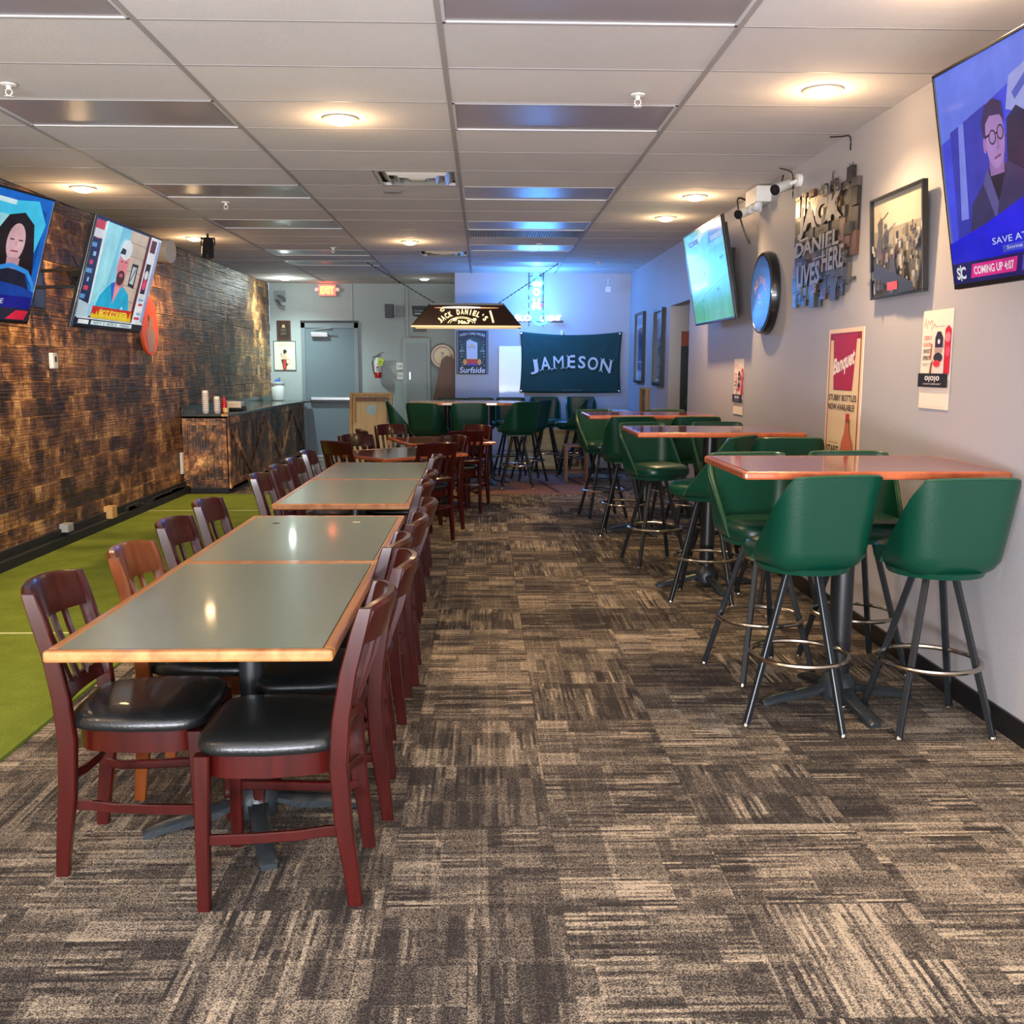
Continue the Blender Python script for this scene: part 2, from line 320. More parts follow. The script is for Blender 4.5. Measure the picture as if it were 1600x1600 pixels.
class Art:
    def __init__(s, W, H, y=0., emis=0, rough=.5, coat=0, step=.0005):
        s.bm = B(); s.W, s.H, s.y = W, H, y; s.mats = []; s.ids = {}; s.L = 0; s.em = emis; s.rough = rough; s.coat = coat; s.step = step; s.ua, s.ub = 0., 1.
    def mat(s, c):
        if c in s.ids: return s.ids[c]
        if isinstance(c, tuple):
            tint = tuple(c[:3]); nm = ('screen_' if s.em else 'print_') + '%02x%02x%02x' % tint
            if s.em:
                new = (nm + '_%d' % int(s.em * 100)) not in _m; m = M(nm + '_%d' % int(s.em * 100), (4, 4, 4), .25, coat=.4, emit=tint, es=s.em)
                if new: glow_noise(m, tint)
            else: m = M(nm + '_%d%d' % (s.rough * 10, s.coat * 10), tint, s.rough, coat=s.coat)
        else: m = c
        s.ids[c] = len(s.mats); s.mats.append(m); return s.ids[c]
    def P(s, u, v): u = min(1, s.ua + s.ub * u); return ((u - .5) * s.W, s.y - s.L * s.step, (v - .5) * s.H)
    def poly(s, pts, c):
        s.L += 1; mi = s.mat(c)
        try:
            f = s.bm.faces.new([s.bm.verts.new(s.P(*p)) for p in pts]); f.normal_update(); f.material_index = mi
            if f.normal.y > 0: f.normal_flip()
        except ValueError: pass
    def rect(s, u0, v0, u1, v1, c): s.poly([(u0, v0), (u1, v0), (u1, v1), (u0, v1)], c)
    def ell(s, u, v, a, b, c, n=24, t0=0, t1=2 * PI):
        s.poly([(u + a * math.cos(t0 + (t1 - t0) * i / n), v + b * math.sin(t0 + (t1 - t0) * i / n)) for i in range(n if t1 - t0 > 6.2 else n + 1)], c)
    def line(s, pts, wd, c):
        """stroke with width wd metres"""
        s.L += 1; mi = s.mat(c); q = [Vector(((min(1, s.ua + s.ub * u) - .5) * s.W, (v - .5) * s.H)) for u, v in pts]; y = s.y - s.L * s.step; L = []
        for i, p in enumerate(q):
            d = (q[min(i + 1, len(q) - 1)] - q[max(i - 1, 0)]).normalized(); nn = Vector((-d.y, d.x)) * wd / 2
            L.append((s.bm.verts.new((p.x + nn.x, y, p.y + nn.y)), s.bm.verts.new((p.x - nn.x, y, p.y - nn.y))))
        for a, b in zip(L, L[1:]):
            f = s.bm.faces.new((a[0], a[1], b[1], b[0])); f.normal_update(); f.material_index = mi
            if f.normal.y > 0: f.normal_flip()
    def text(s, t, u0, v0, u1, v1, c, shear=0, bold=0, rise=0, arc=0, serif=0):
        vs, fs = text_geo(t, shear, bold)
        if not vs: return
        s.L += 1; mi = s.mat(c)
        x0 = min(v[0] for v in vs); x1 = max(v[0] for v in vs); z0 = min(v[1] for v in vs); z1 = max(v[1] for v in vs)
        out = []
        for x, z in vs:
            a = (x - x0) / (x1 - x0); b = (z - z0) / (z1 - z0)
            out.append(s.bm.verts.new(s.P(u0 + (u1 - u0) * a, v0 + (v1 - v0) * b + rise * a + arc * 4 * a * (1 - a))))
        for f in fs:
            try:
                g = s.bm.faces.new([out[i] for i in f]); g.normal_update(); g.material_index = mi
                if g.normal.y > 0: g.normal_flip()
            except ValueError: pass
    def arcletters(s, t, cu, cv, R, a0, a1, h, wd, c, bold=.02):
        """letters set on an arc (metres)"""
        n = len(t); s.L += 1; mi = s.mat(c)
        for i, ch in enumerate(t):
            if ch == ' ': continue
            vs, fs = text_geo(ch, 0, bold); x0 = min(v[0] for v in vs); x1 = max(v[0] for v in vs); z1 = max(v[1] for v in vs); z0 = min(v[1] for v in vs)
            a = a0 + (a1 - a0) * (i / (n - 1)); ca, sa = math.cos(a), math.sin(a); out = []
            ww = wd * (.35 if ch in "I'" else 1)
            for x, z in vs:
                p = ((x - x0) / (x1 - x0) - .5) * ww; r = R + ((z - z0) / (z1 - z0)) * h if ch != "'" else R + h * (.65 + .35 * (z - z0) / (z1 - z0))
                X = cu + r * ca + p * sa; Z = cv + r * sa - p * ca
                out.append(s.bm.verts.new((X, s.y - s.L * s.step, Z)))
            for f in fs:
                try:
                    g = s.bm.faces.new([out[k] for k in f]); g.normal_update(); g.material_index = mi
                    if g.normal.y > 0: g.normal_flip()
                except ValueError: pass
    def done(s, name, parent=None): return link(name, s.bm, s.mats, parent)

# ================================================================== SETTING
XL, XR, YB, YA, YF = -3.58, 2.17, 15.0, 17.0, -2.3
bm = B(); box(bm, XL - .1, XR + 1.6, YF, YA + .1, -.1, 0); struct(link('floor', bm, CARPET))
# left wall: charred planks
random.seed(4)
bm = B(); bm.faces.layers.float.new('rnd')
box(bm, XL - .15, XL - .022, YF, YA, 0, CEIL + .05, 0, 0.)
z = 0; row = 0
while z < CEIL:
    h = .139; y = YF - random.random() * 1.2
    while y < YA:
        L = random.uniform(1.1, 3.4)
        y1 = min(y + L, YA)
        if y1 > YF: box(bm, XL - .022, XL - random.uniform(0, .007), max(y, YF) + .0015, y1 - .0015, z + .003, min(z + h, CEIL) - .003, 0, random.random())
        y += L
    z += h
struct(link('wall_left', bm, PLANK))
# right wall with a doorway
D0, D1, DH = 10.62, 11.75, 2.22
bm = B()
box(bm, XR, XR + .14, YF, D0, 0, CEIL + .05); box(bm, XR, XR + .14, D1, YB + .14, 0, CEIL + .05); box(bm, XR, XR + .14, D0, D1, DH, CEIL + .05)
struct(link('wall_right', bm, PAINT))
bm = B(); box(bm, -.43, XR, YB, YB + .12, 0, CEIL + .05); box(bm, -.43, -.31, YB + .12, YA, 0, CEIL + .05); struct(link('wall_back', bm, PAINT))
bm = B(); box(bm, XL, -.43, YA, YA + .12, 0, CEIL + .05); struct(link('wall_alcove', bm, PAINT_D))
# hallway behind the doorway
bm = B()
box(bm, XR + .14, XR + 1.6, D1, D1 + .1, 1.93, CEIL, 0); box(bm, XR + .14, XR + 1.6, D1, D1 + .1, 0, 1.76, 2); box(bm, XR + .14, XR + 1.6, D1 - .02, D1 + .1, 1.76, 1.93, 1)
box(bm, XR + 1.5, XR + 1.6, D0 - .4, D1, 0, CEIL, 0); box(bm, XR + .14, XR + 1.6, D0 - .5, D0 - .4, 0, CEIL, 0)
CHALK = M('chalkboard_green', (34, 48, 46), .6, var=.2, vscale=6)
struct(link('wall_hallway', bm, [PAINT, M('rust_paint', (142, 66, 44), .5, var=.05), CHALK]))
bm = B(); box(bm, XR + .14, XR + 1.6, D0 - .5, D1 + .1, 2.45, 2.55); struct(link('ceiling_hallway', bm, PAINT))
a = Art(1.2, 1.76, 0, rough=.8)
a.text('N E', .11, .17, .42, .27, (226, 224, 214), bold=.03, rise=.07)
a.line([(.05, .02), (.12, .05), (.2, .13), (.3, .18), (.42, .2)], .05, (214, 210, 200))
a.line([(.05, .62), (.08, .67), (.12, .7), (.16, .66), (.1, .6), (.14, .55)], .008, (84, 96, 92)); a.line([(.06, .5), (.1, .54), (.09, .47), (.12, .43)], .008, (84, 96, 92))
o = a.done('chalk_drawing'); tag(o, 'chalk lettering and scrawls on the dark green board seen through the doorway', 'chalk drawing', loc=(XR + .14 + .6, D1 - .001, .88))
# front wall with a storefront opening behind the camera
bm = B(); box(bm, XL, -3.3, YF - .1, YF, 0, CEIL); box(bm, 1.9, XR, YF - .1, YF, 0, CEIL); box(bm, -3.3, 1.9, YF - .1, YF, 0, .45); box(bm, -3.3, 1.9, YF - .1, YF, 2.62, CEIL)
struct(link('wall_front', bm, PAINT))
bm = B()
for x in (-3.3, -1.6, .15, 1.85): box(bm, x, x + .05, YF - .08, YF - .02, .45, 2.62)
struct(link('window_1', bm, DOORF))
# ceiling tiles and grid
bm = B(); bm.faces.layers.float.new('rnd'); bg = B()
X0, Y0 = -.1786, 4.2557
TROF = [(0, -1, 0), (0, 2, 0), (0, 6, 0), (0, 9, 0), (0, 12, 0), (0, 15, 0), (-2, -1, 0), (-2, 2, 0), (-2, 6, 0), (-2, 9, 0), (-2, 13, 0), (-2, 15, 0)]
skip = {(c, r) for c, r, _ in TROF} | {(0, 10), (-1, 5), (-1, 13)}
ya = Y0 - 11 * .6096
for c in range(-3, 3):
    xa, xb = max(X0 + c * 1.2192, XL), min(X0 + (c + 1) * 1.2192, XR)
    if xa >= xb: continue
    for r in range(-11, 21):
        y0, y1 = Y0 + r * .6096, Y0 + (r + 1) * .6096
        y0 = max(y0, YF); yend = YA if xa < -.5 else (YA if xb < -.43 else YB + .0)
        y1 = min(y1, YA)
        if y0 >= y1 or y1 - y0 < .02: continue
        if (c, r) in skip:
            box(bm, xa, xb, y0, y1, CEIL + .09, CEIL + .12, 0, .5); continue
        s = random.uniform(-.0005, .001)
        box(bm, xa, xb, y0, y1, CEIL + .004 + s, CEIL + .03, 0, random.random())
for c in range(-2, 3):
    x = X0 + c * 1.2192
    if XL < x < XR: box(bg, x - .012, x + .012, YF, YA, CEIL - .001, CEIL + .008)
for r in range(-10, 21):
    y = Y0 + r * .6096
    box(bg, XL, XR, y - .007, y + .007, CEIL + .002, CEIL + .007, 0)
box(bm, XL - .1, XR + .1, YF, YA, CEIL + .13, CEIL + .16, 0, .5)
struct(link('ceiling', bm, TILE)); struct(link('trim_1', bg, GRID))
# baseboards
bm = B(); box(bm, XR - .012, XR, YF, D0, 0, .1); box(bm, XR - .012, XR, D1, YB, 0, .1); struct(link('baseboard_right', bm, M('black_cove_base', (20, 20, 22), .4, var=.1)))
bm = B(); box(bm, -.43, XR, YB - .012, YB, 0, .1); struct(link('baseboard_back', bm, M('grey_cove_base', (150, 148, 150), .4, var=.1)))
bm = B(); box(bm, XL, XL + .07, YF, 11.9, 0, .085); box(bm, XL, XL + .025, YF, 11.9, .085, .15)
random.seed(9)
for i in range(26):
    y = random.uniform(9.6, 11.7); box(bm, XL + .02, XL + .06, y, y + random.uniform(.1, .5), .085, .085 + random.uniform(.01, .05))
struct(link('baseboard_left', bm, BOARDM))
bm = B(); box(bm, XL, XL + .085, 9.35, 9.47, .085, .2); tag(link('wood_block', bm, PINE, bevel=.004), 'small pale wood block on the black base board under the plank wall', 'wood block')
bm = B(); box(bm, XL + .005, XL + .08, 8.35, 8.47, .12, .19); tag(link('cable_box', bm, M('grey_pvc', (150, 150, 146), .5, var=.2), bevel=.004), 'small grey box on the black base board nearest the camera', 'outlet box')
# turf
bm = B(); prism(bm, [(XL + .07, YF), (-1.86, YF), (-1.86, 5.0), (-1.9, 8), (-1.97, 11.76), (XL + .07, 11.76)], .0, .014)
tag(link('putting_turf', bm, TURF), 'long olive green turf strip laid on the carpet beside the plank wall', 'turf')
for i, y in enumerate((5.53, 10.38)):
    bm = B(); prism(bm, [(XL + .07, y - .012), (-1.9, y - .012), (-1.9, y + .012), (XL + .07, y + .012)], .0141, .0150)
    tag(link('turf_line', bm, M('faded_white_line', (186, 192, 140), .9, var=.3, vscale=30)), ['faint white line across the green turf nearest the camera', 'faint white line across the green turf near the plank counter'][i], 'line')
bm = B(); box(bm, -1.0, 1.38, 11.8, 14.35, 0, .008)
rug = link('rug', bm, rug_mat()); tag(rug, 'brown and maroon patterned rug under the far high table', 'rug')
bm = B(); 
for k in (0, .12): prism(bm, [(.88 + k * 3, 11.95 + k * 6), (.93 + k * 3, 11.95 + k * 6), (.75 + k * 3, 13.2 + k * 6), (.70 + k * 3, 13.2 + k * 6)], .008, .0088)
link('rug_stripe', bm, M('rug_dark_stripe', (52, 34, 40), .95), rug)

# ================================================================== DINING CHAIRS
def lerp(a, b, t): return a + (b - a) * t
def make_chair(name, label, wood, group, rounded=False):
    t = thing(name, label, 'chair', group=group)
    # seat cushion: trapezoid with rounded edge, local +y = front
    def outline(k, n=40):
        pts = []
        for i in range(n):
            a = 2 * PI * i / n; ca, sa = math.cos(a), math.sin(a)
            e = .42; x = abs(ca) ** e * (1 if ca >= 0 else -1); y = abs(sa) ** e * (1 if sa >= 0 else -1)
            hw = .213 if y > 0 else .213 - .028 * (-y)
            pts.append((x * (hw - k), y * (.208 - k) + .018))
        return pts
    bm = B(); rings = []
    for k, z in ((.02, .452), (.004, .456), (0, .468), (.003, .484), (.014, .496), (.04, .504), (.09, .508), (.15, .509)):
        rings.append([bm.verts.new((x, y, z)) for x, y in outline(k)])
    for r0, r1 in zip(rings, rings[1:]):
        for i in range(40): bm.faces.new((r0[i], r0[(i + 1) % 40], r1[(i + 1) % 40], r1[i]))
    bm.faces.new(rings[0][::-1]); bm.faces.new(rings[-1])
    link('seat', bm, VINYL, t, smooth=60)
    # apron
    bm = B(); ro, ri = [], []
    for z in (.385, .452):
        ro.append([bm.verts.new((x, y, z)) for x, y in outline(.022)]); ri.append([bm.verts.new((x, y, z)) for x, y in outline(.044)])
    for i in range(40):
        j = (i + 1) % 40
        bm.faces.new((ro[0][i], ro[0][j], ro[1][j], ro[1][i])); bm.faces.new((ri[0][j], ri[0][i], ri[1][i], ri[1][j]))
        bm.faces.new((ro[0][j], ro[0][i], ri[0][i], ri[0][j])); bm.faces.new((ro[1][i], ro[1][j], ri[1][j], ri[1][i]))
    link('apron', bm, wood, t, smooth=50)
    for s in (-1, 1):
        bm = B(); sweep(bm, [(s * .19, .205, .0), (s * .187, .202, .2), (s * .182, .195, .452)], sq(.018, .02, .004), fixed=((1, 0, 0), (0, 1, 0)), scale=[.85, .95, 1.1])
        link('front_leg', bm, wood, t, smooth=30)
        bm = B(); P = [(0, -.215), (.1, -.205), (.25, -.186), (.42, -.176), (.55, -.186), (.68, -.208), (.80, -.240), (.862, -.258)]
        sweep(bm, [(s * (.172 + .006 * (z / .86)), y, z) for z, y in P], sq(.014, .024, .004), fixed=((1, 0, 0), (0, 1, 0)), scale=[.8, .9, 1.05, 1.1, 1.05, 1, .95, .8])
        link('rear_leg', bm, wood, t, smooth=30)
    n = 15
    def bow(u, z): return -.176 - (max(z - .42, 0) / .44) ** 1.35 * .082 - .05 * (1 - (2 * u - 1) ** 2) * min(1, (z - .42) / .3)
    def rail(z0, z1, th, depth=1., rr=0):
        bm = B(); R = []
        for i in range(n + 1):
            u = i / n; x = lerp(-.168, .168, u); zz1 = z1 + (.0 if not rr else .012 * (1 - (2 * u - 1) ** 4)); y0 = bow(u, z0); y1 = bow(u, z1)
            R.append([bm.verts.new(v) for v in ((x, y0 + th / 2, z0), (x, y1 + th / 2, zz1 - .012), (x, y1 + th * .2, zz1), (x, y1 - th * .5, zz1), (x, y1 - th * .9, zz1 - .012), (x, y0 - th / 2, z0))])
        for a_, b_ in zip(R, R[1:]):
            for j in range(6): bm.faces.new((a_[j], a_[(j + 1) % 6], b_[(j + 1) % 6], b_[j]))
        bm.faces.new(R[0][::-1]); bm.faces.new(R[-1]); bmesh.ops.recalc_face_normals(bm, faces=bm.faces[:]); return bm
    link('crest_rail', rail(.755, .862 if not rounded else .866, .024, rr=1), wood, t, smooth=45)
    link('lower_rail', rail(.520, .562, .02), wood, t, smooth=45)
    for k in range(4):
        u = .23 + .18 * k; x = lerp(-.168, .168, u); bm = B()
        sweep(bm, [(x, bow(u, z_), z_) for z_ in (.545, .60, .65, .70, .765)], sq(.013, .0055), fixed=((1, 0, 0), (0, 1, 0)))
        link('slat', bm, wood, t)
    for s in (-1, 1):
        bm = B(); pts = [(s * .186, .185, .205), (s * .178, .06, .205), (s * .165, -.06, .207), (s * .15, -.14, .212), (s * .165, -.188, .218)]
        sweep(bm, pts, sq(.008, .015, .003)); link('side_stretcher', bm, wood, t, smooth=40)
    bm = B(); sweep(bm, [(-.168, -.195, .30), (-.09, -.165, .30), (0, -.155, .30), (.09, -.165, .30), (.168, -.195, .30)], sq(.008, .014, .003)); link('rear_stretcher', bm, wood, t, smooth=40)
    return t
GC = 'dark red wooden chairs along the green topped tables'
chair = make_chair('dining_chair', '', MAHOG, GC)
first = [True]
def place(src, x, y, rot, label, group=GC):
    if first[0] and src is chair:
        first[0] = False; chair.location = (x, y, 0); chair.rotation_euler = (0, 0, rot); chair['label'] = label; return chair
    return dup(src, (x, y, 0), rot, label, group)
R90 = PI / 2
ords = ['nearest', 'second', 'third', 'fourth', 'fifth', 'sixth', 'seventh', 'farthest']
for i, (x, y, dr) in enumerate([(-.58, 2.81, 0), (-.55, 3.33, .06), (-.60, 3.735, -.04), (-.565, 4.25, 0), (-.55, 4.76, .03), (-.61, 5.6, 0), (-.61, 6.13, 0), (-.63, 7.28, 0)]):
    place(chair, x, y, R90 + dr, 'dark red wooden chair, %s on the aisle side of the green tables' % ords[i])
LL = [(-1.05, 3.0, .03), None, (-1.04, 4.16, 0), (-1.07, 4.78, 0), (-1.08, 5.95, 0), (-1.07, 6.46, 0), (-1.06, 6.95, 0), (-1.08, 7.6, 0)]
ol = ['nearest', '', 'third', 'fourth', 'fifth', 'sixth', 'seventh', 'farthest']
for i, q in enumerate(LL):
    if q: place(chair, q[0], q[1], -R90 + q[2], 'dark red wooden chair, %s on the turf side of the green tables' % ol[i])
mc = make_chair('dining_chair', 'lighter honey brown wooden chair with a rounded crest rail, second on the turf side', MAPLE, 'lighter brown wooden chair', True)
mc.location = (-.995, 3.52, 0); mc.rotation_euler = (0, 0, -R90)
# chairs at the two burgundy tables
GO = 'dark red wooden chairs around the burgundy tables'
def at_table(rx, ry, fx, fy, label):   # mid point of the rear feet and the facing direction
    L_ = math.hypot(fx, fy); fx /= L_; fy /= L_
    place(chair, rx + fx * .215, ry + fy * .215, math.atan2(fy, fx) - PI / 2, label, GO)
at_table(-.42, 8.55, -.55, .83, 'dark red chair, slatted back to the camera, at the nearer burgundy table, aisle side')
at_table(-.31, 9.36, -.77, -.64, 'dark red wooden chair facing the camera across the nearer burgundy table, aisle side')
at_table(-1.27, 8.72, .70, .72, 'dark red chair, slatted back to the camera, at the nearer burgundy table, door side')
at_table(-1.20, 9.5, .64, -.77, 'dark red wooden chair facing the camera at the nearer burgundy table, door side')
at_table(-.20, 10.18, -.35, .94, 'dark red chair, back to the camera, at the farther burgundy table, aisle side')
at_table(-.09, 11.08, -.6, -.8, 'dark red wooden chair facing the camera at the farther burgundy table, aisle side')
at_table(-1.22, 10.35, .95, .30, 'dark red wooden chair tucked beside the farther burgundy table, turned to the aisle')
at_table(-1.03, 11.15, .5, -.86, 'dark red chair facing the camera at the farther burgundy table, near the game board')

# ================================================================== DINING TABLES
def pedestal(t, x, y, top, r, arm, rot, mat=IRON, rb=None):
    bm = B(); tube(bm, (x, y, .05), (x, y, top), r, 20); link('column', bm, BLKM, t, smooth=40)
    bm = B()
    for k in range(4):
        an = rot + k * PI / 2; d = Vector((math.cos(an), math.sin(an), 0)); s = Vector((-d.y, d.x, 0)); c = Vector((x, y, 0))
        P_ = [(.02, .035, .10, .09), (arm * .35, .03, .075, .035), (arm * .8, .028, .045, .012), (arm * .97, .03, .026, .0), (arm, .024, .018, .0)]
        rings = []
        for l, wd, zt, zb in P_:
            p = c + d * l; rings.append([bm.verts.new(p + s * a_ + Vector((0, 0, z_))) for a_, z_ in ((-wd, zb), (wd, zb), (wd, (zt + zb) / 2 + .004), (wd * .55, zt), (-wd * .55, zt), (-wd, (zt + zb) / 2 + .004))])
        for r0, r1 in zip(rings, rings[1:]):
            for j in range(6): bm.faces.new((r0[j], r0[(j + 1) % 6], r1[(j + 1) % 6], r1[j]))
        bm.faces.new(rings[0][::-1]); bm.faces.new(rings[-1])
    lathe(bm, [(.03, .02), (r + .03, .03), (r + .035, .09), (r + .012, .125), (r, .14)], 20, (x, y, 0))
    bmesh.ops.recalc_face_normals(bm, faces=bm.faces[:]); link('cross_base', bm, mat, t, smooth=40)
    bm = B()
    box(bm, x - arm * .6, x + arm * .6, y - .025, y + .025, top - .012, top); box(bm, x - .025, x + .025, y - arm * .6, y + arm * .6, top - .012, top); link('top_plate', bm, BLKM, t)
def rect_table(name, cx, cy, wx, wy, top, th, lam, edge, label, ew=.032, rot=0, ped=(0, 0), pr=.04, arm=.33, prot=.0, cat='table', group=None, bev=.008):
    t = thing(name, label, cat, (cx, cy, 0), rot, group)
    bm = B(); a, b = wx / 2, wy / 2; c = .012
    box(bm, -a, a, -b, -b + ew, top - th, top); box(bm, -a, a, b - ew, b, top - th, top)
    box(bm, -a, -a + ew, -b + ew, b - ew, top - th, top); box(bm, a - ew, a, -b + ew, b - ew, top - th, top)
    link('edge_band', bm, edge, t, bevel=bev)
    bm = B(); box(bm, -a + ew, a - ew, -b + ew, b - ew, top - th + .004, top - .0005); link('tabletop', bm, lam, t)
    pedestal(t, ped[0], ped[1], top - th, pr, arm, prot)
    return t
GT = 'green topped dining tables with oak edges'
for i, (y0, lb) in enumerate([(2.57, 'nearest of the green-grey topped dining tables with pale oak edges'), (3.79, 'second green-grey topped table with oak edges, joined to the nearest one'),
                              (5.42, 'third green-grey topped table with oak edges, past the gap'), (6.64, 'farthest green-grey topped table with oak edges, before the burgundy tables')]):
    rect_table('dining_table', -.785, y0 + .61, .765, 1.218, .762, .032, LAM, OAK, lb, ped=(.0 if i else .02, 0.0), arm=.36, prot=.32 if i == 0 else 0, group=GT)
GB = 'burgundy dining tables with copper oak edges'
rect_table('dining_table', -.79, 9.0, .92, .92, .742, .03, BARLAM, REDOAK, 'nearer burgundy square table turned corner-on behind the green tables', rot=math.radians(40), group=GB, arm=.34)
rect_table('dining_table', -.46, 10.62, .94, .94, .742, .03, BARLAM, REDOAK, 'farther burgundy square table in front of the green bar stools', rot=math.radians(17), group=GB, arm=.34)
# specks on the near tables
for nm, lb, x, y, rz in (('paper_scrap', 'tiny dark scrap lying on the second green table', -1.0, 4.75, .4), ('paper_scrap', 'tiny pale scrap lying on the second green table near the aisle', -.62, 4.78, -.2)):
    bm = B(); prism(bm, [(-.02, -.006), (0, -.012), (.02, .002), (.012, .01), (-.012, .008)], .7621, .7635)
    tag(link(nm, bm, M('scrap_dark', (50, 48, 44), .7) if x < -.8 else M('scrap_pale', (214, 206, 180), .7)), lb, 'scrap', loc=(x, y, 0), rot=(0, 0, rz))

# ================================================================== BAR TABLES
GBT = 'high bar tables by the grey wall'
for cy, bx0, bx1, lb in ((4.37, 1.06, 2.165, 'nearest high bar table with glossy burgundy top against the grey wall'), (6.82, 1.0, 2.11, 'middle high bar table with glossy burgundy top against the grey wall'), (9.13, .925, 2.05, 'farthest high bar table with burgundy top against the grey wall, near the doorway')):
    rect_table('bar_table', (bx0 + bx1) / 2, cy, bx1 - bx0, .76, 1.09, .034, BARLAM, REDOAK, lb, ew=.022, pr=.05, arm=.36, ped=(0, -.03), prot=.12, group=GBT, bev=.01)
t = thing('bar_table', 'long round-ended high table with pale oak edge under the hanging lamp', 'table', (-.2, 12.85, 0))
def stadium(a, b, n=14):
    P_ = []
    for s in (1, -1):
        for i in range(n + 1):
            an = -PI / 2 + PI * i / n
            P_.append((s * (a - b * .9 + b * .9 * math.cos(an)), s * b * math.sin(an)))
    return P_
bm = B(); prism(bm, stadium(.76, .45), 1.036, 1.07); link('edge_band', bm, OAK, t, bevel=.006)
bm = B(); prism(bm, stadium(.73, .42), 1.0701, 1.0715); link('tabletop', bm, M('tan_laminate', (176, 150, 112), .25, coat=.3, var=.06), t)
for x in (-.27, .26): pedestal(t, x, 0, 1.036, .045, .28, .3)

# ================================================================== BAR STOOLS
def make_stool(name, mat):
    t = thing(name, '', 'bar stool')
    # legs (fixed under the swivel)
    lg = []
    for k in range(4):
        an = PI / 4 + k * PI / 2; d = Vector((math.cos(an), math.sin(an), 0))
        bm = B(); sweep(bm, [d * .085 + Vector((0, 0, .655)), d * .275 + Vector((0, 0, .012))], sq(.0125, .0125, .003)); lathe(bm, [(.012, 0), (.014, .002), (.014, .012), (.01, .02)], 10, tuple(d * .277), mat=1)
        link('leg', bm, [LEGM, CHROME], t, smooth=30)
    bm = B(); R = .205; sweep(bm, [(R * math.cos(2 * PI * i / 36), R * math.sin(2 * PI * i / 36), .285) for i in range(36)], circ(.011, 8), closed=True)
    link('foot_ring', bm, CHROME, t, smooth=True)
    bm = B(); box(bm, -.095, .095, -.095, .095, .652, .668); lathe(bm, [(.07, .668), (.075, .672), (.075, .688), (.05, .692)], 20); link('swivel_plate', bm, BLKM, t, bevel=.003)
    # cushion
    def se(a_, b_, n, e=.55):
        out = []
        for i in range(n):
            an = 2 * PI * i / n; ca, sa = math.cos(an), math.sin(an)
            out.append((a_ * abs(ca) ** e * (1 if ca > 0 else -1), b_ * abs(sa) ** e * (1 if sa > 0 else -1)))
        return out
    bm = B(); rings = []
    for k, z in ((.03, .692), (.006, .70), (0, .72), (0, .745), (.008, .765), (.03, .778), (.07, .784), (.13, .786)):
        rings.append([bm.verts.new((x, y + .03, z)) for x, y in se(.205 - k, .205 - k, 40)])
    for r0, r1 in zip(rings, rings[1:]):
        for i in range(40): bm.faces.new((r0[i], r0[(i + 1) % 40], r1[(i + 1) % 40], r1[i]))
    bm.faces.new(rings[0][::-1]); bm.faces.new(rings[-1]); seat = link('seat', bm, mat, t, smooth=60)
    # shell: bucket back wrapping three sides, open towards +y
    nth, nz = 44, 12
    def rim(s):   # s in -1..1 around, 0 = back centre
        q_ = abs(s)
        if q_ < .46: return 1.078 - .006 * (q_ / .46) ** 4
        k = min(1, (q_ - .46) / .54); return 1.072 + (.70 - 1.072) * (.9 * k + .1 * k * k) - .012 * math.exp(-k * 12)
    def plan(s, h):   # h 0..1 height
        # rounded-rectangle path: half width wd, back depth dp
        wd = lerp(.212, .240, h); dp = lerp(.195, .255, h); rc = lerp(.12, .095, h)
        straight = wd - rc; arc = rc * PI / 2; side = .155
        tot = straight + arc + side; l = abs(s) * tot; sg = 1 if s >= 0 else -1
        if l < straight: x, y, nx, ny = l, -dp, 0, -1
        elif l < straight + arc:
            an = (l - straight) / rc; x = straight + rc * math.sin(an); y = -dp + rc - rc * math.cos(an); nx, ny = math.sin(an), -math.cos(an)
        else: x, y, nx, ny = wd, -dp + rc + (l - straight - arc), 1, 0
        return sg * x, y, sg * nx, ny
    bm = B(); outer, inner = [], []
    for j in range(nz + 1):
        ro, ri = [], []
        for i in range(nth + 1):
            s = -1 + 2 * i / nth; top = rim(s); zb = .668; h = j / nz
            z = lerp(zb, top, h); hh = (z - zb) / .41
            x, y, nx, ny = plan(s, max(hh, 0)); tuck = .06 * max(0, 1 - (z - zb) / .075) ** 2
            ro.append(bm.verts.new((x - nx * tuck, y - ny * tuck, z)))
            th_ = .024; ri.append(bm.verts.new((x - nx * (th_ + tuck), y - ny * (th_ + tuck), z - (0 if j < nz else .002))))
        outer.append(ro); inner.append(ri)
    for j in range(nz):
        for i in range(nth):
            bm.faces.new((outer[j][i], outer[j][i + 1], outer[j + 1][i + 1], outer[j + 1][i])); bm.faces.new((inner[j][i + 1], inner[j][i], inner[j + 1][i], inner[j + 1][i + 1]))
    for i in range(nth):
        bm.faces.new((outer[nz][i], outer[nz][i + 1], inner[nz][i + 1], inner[nz][i])); bm.faces.new((outer[0][i + 1], outer[0][i], inner[0][i], inner[0][i + 1]))
    for i in (0, nth):
        for j in range(nz): bm.faces.new((outer[j][i], outer[j + 1][i], inner[j + 1][i], inner[j][i]))
    bmesh.ops.recalc_face_normals(bm, faces=bm.faces[:])
    sh = link('shell_back', bm, mat, t, smooth=60)
    bm = B(); pts = []
    for i in range(nth + 1):
        s = -1 + 2 * i / nth; z = rim(s); x, y, nx, ny = plan(s, (z - .668) / .41); pts.append((x - nx * .012, y - ny * .012, z + .001))
    sweep(bm, pts, circ(.008, 6)); link('piping', bm, PIPING, sh, smooth=True)
    bm = B(); lathe(bm, [(.02, .662), (.19, .666), (.2, .69), (.18, .70)], 28); link('seat_pan', bm, mat, seat, smooth=50)
    return t
GS = 'green bucket bar stools'
stool = make_stool('bar_stool', GREEN); sfirst = [True]
BLUEV = M('dark_teal_vinyl', (10, 62, 74), .3, coat=.2, bump=.08, bscale=140, var=.08)
stools = []
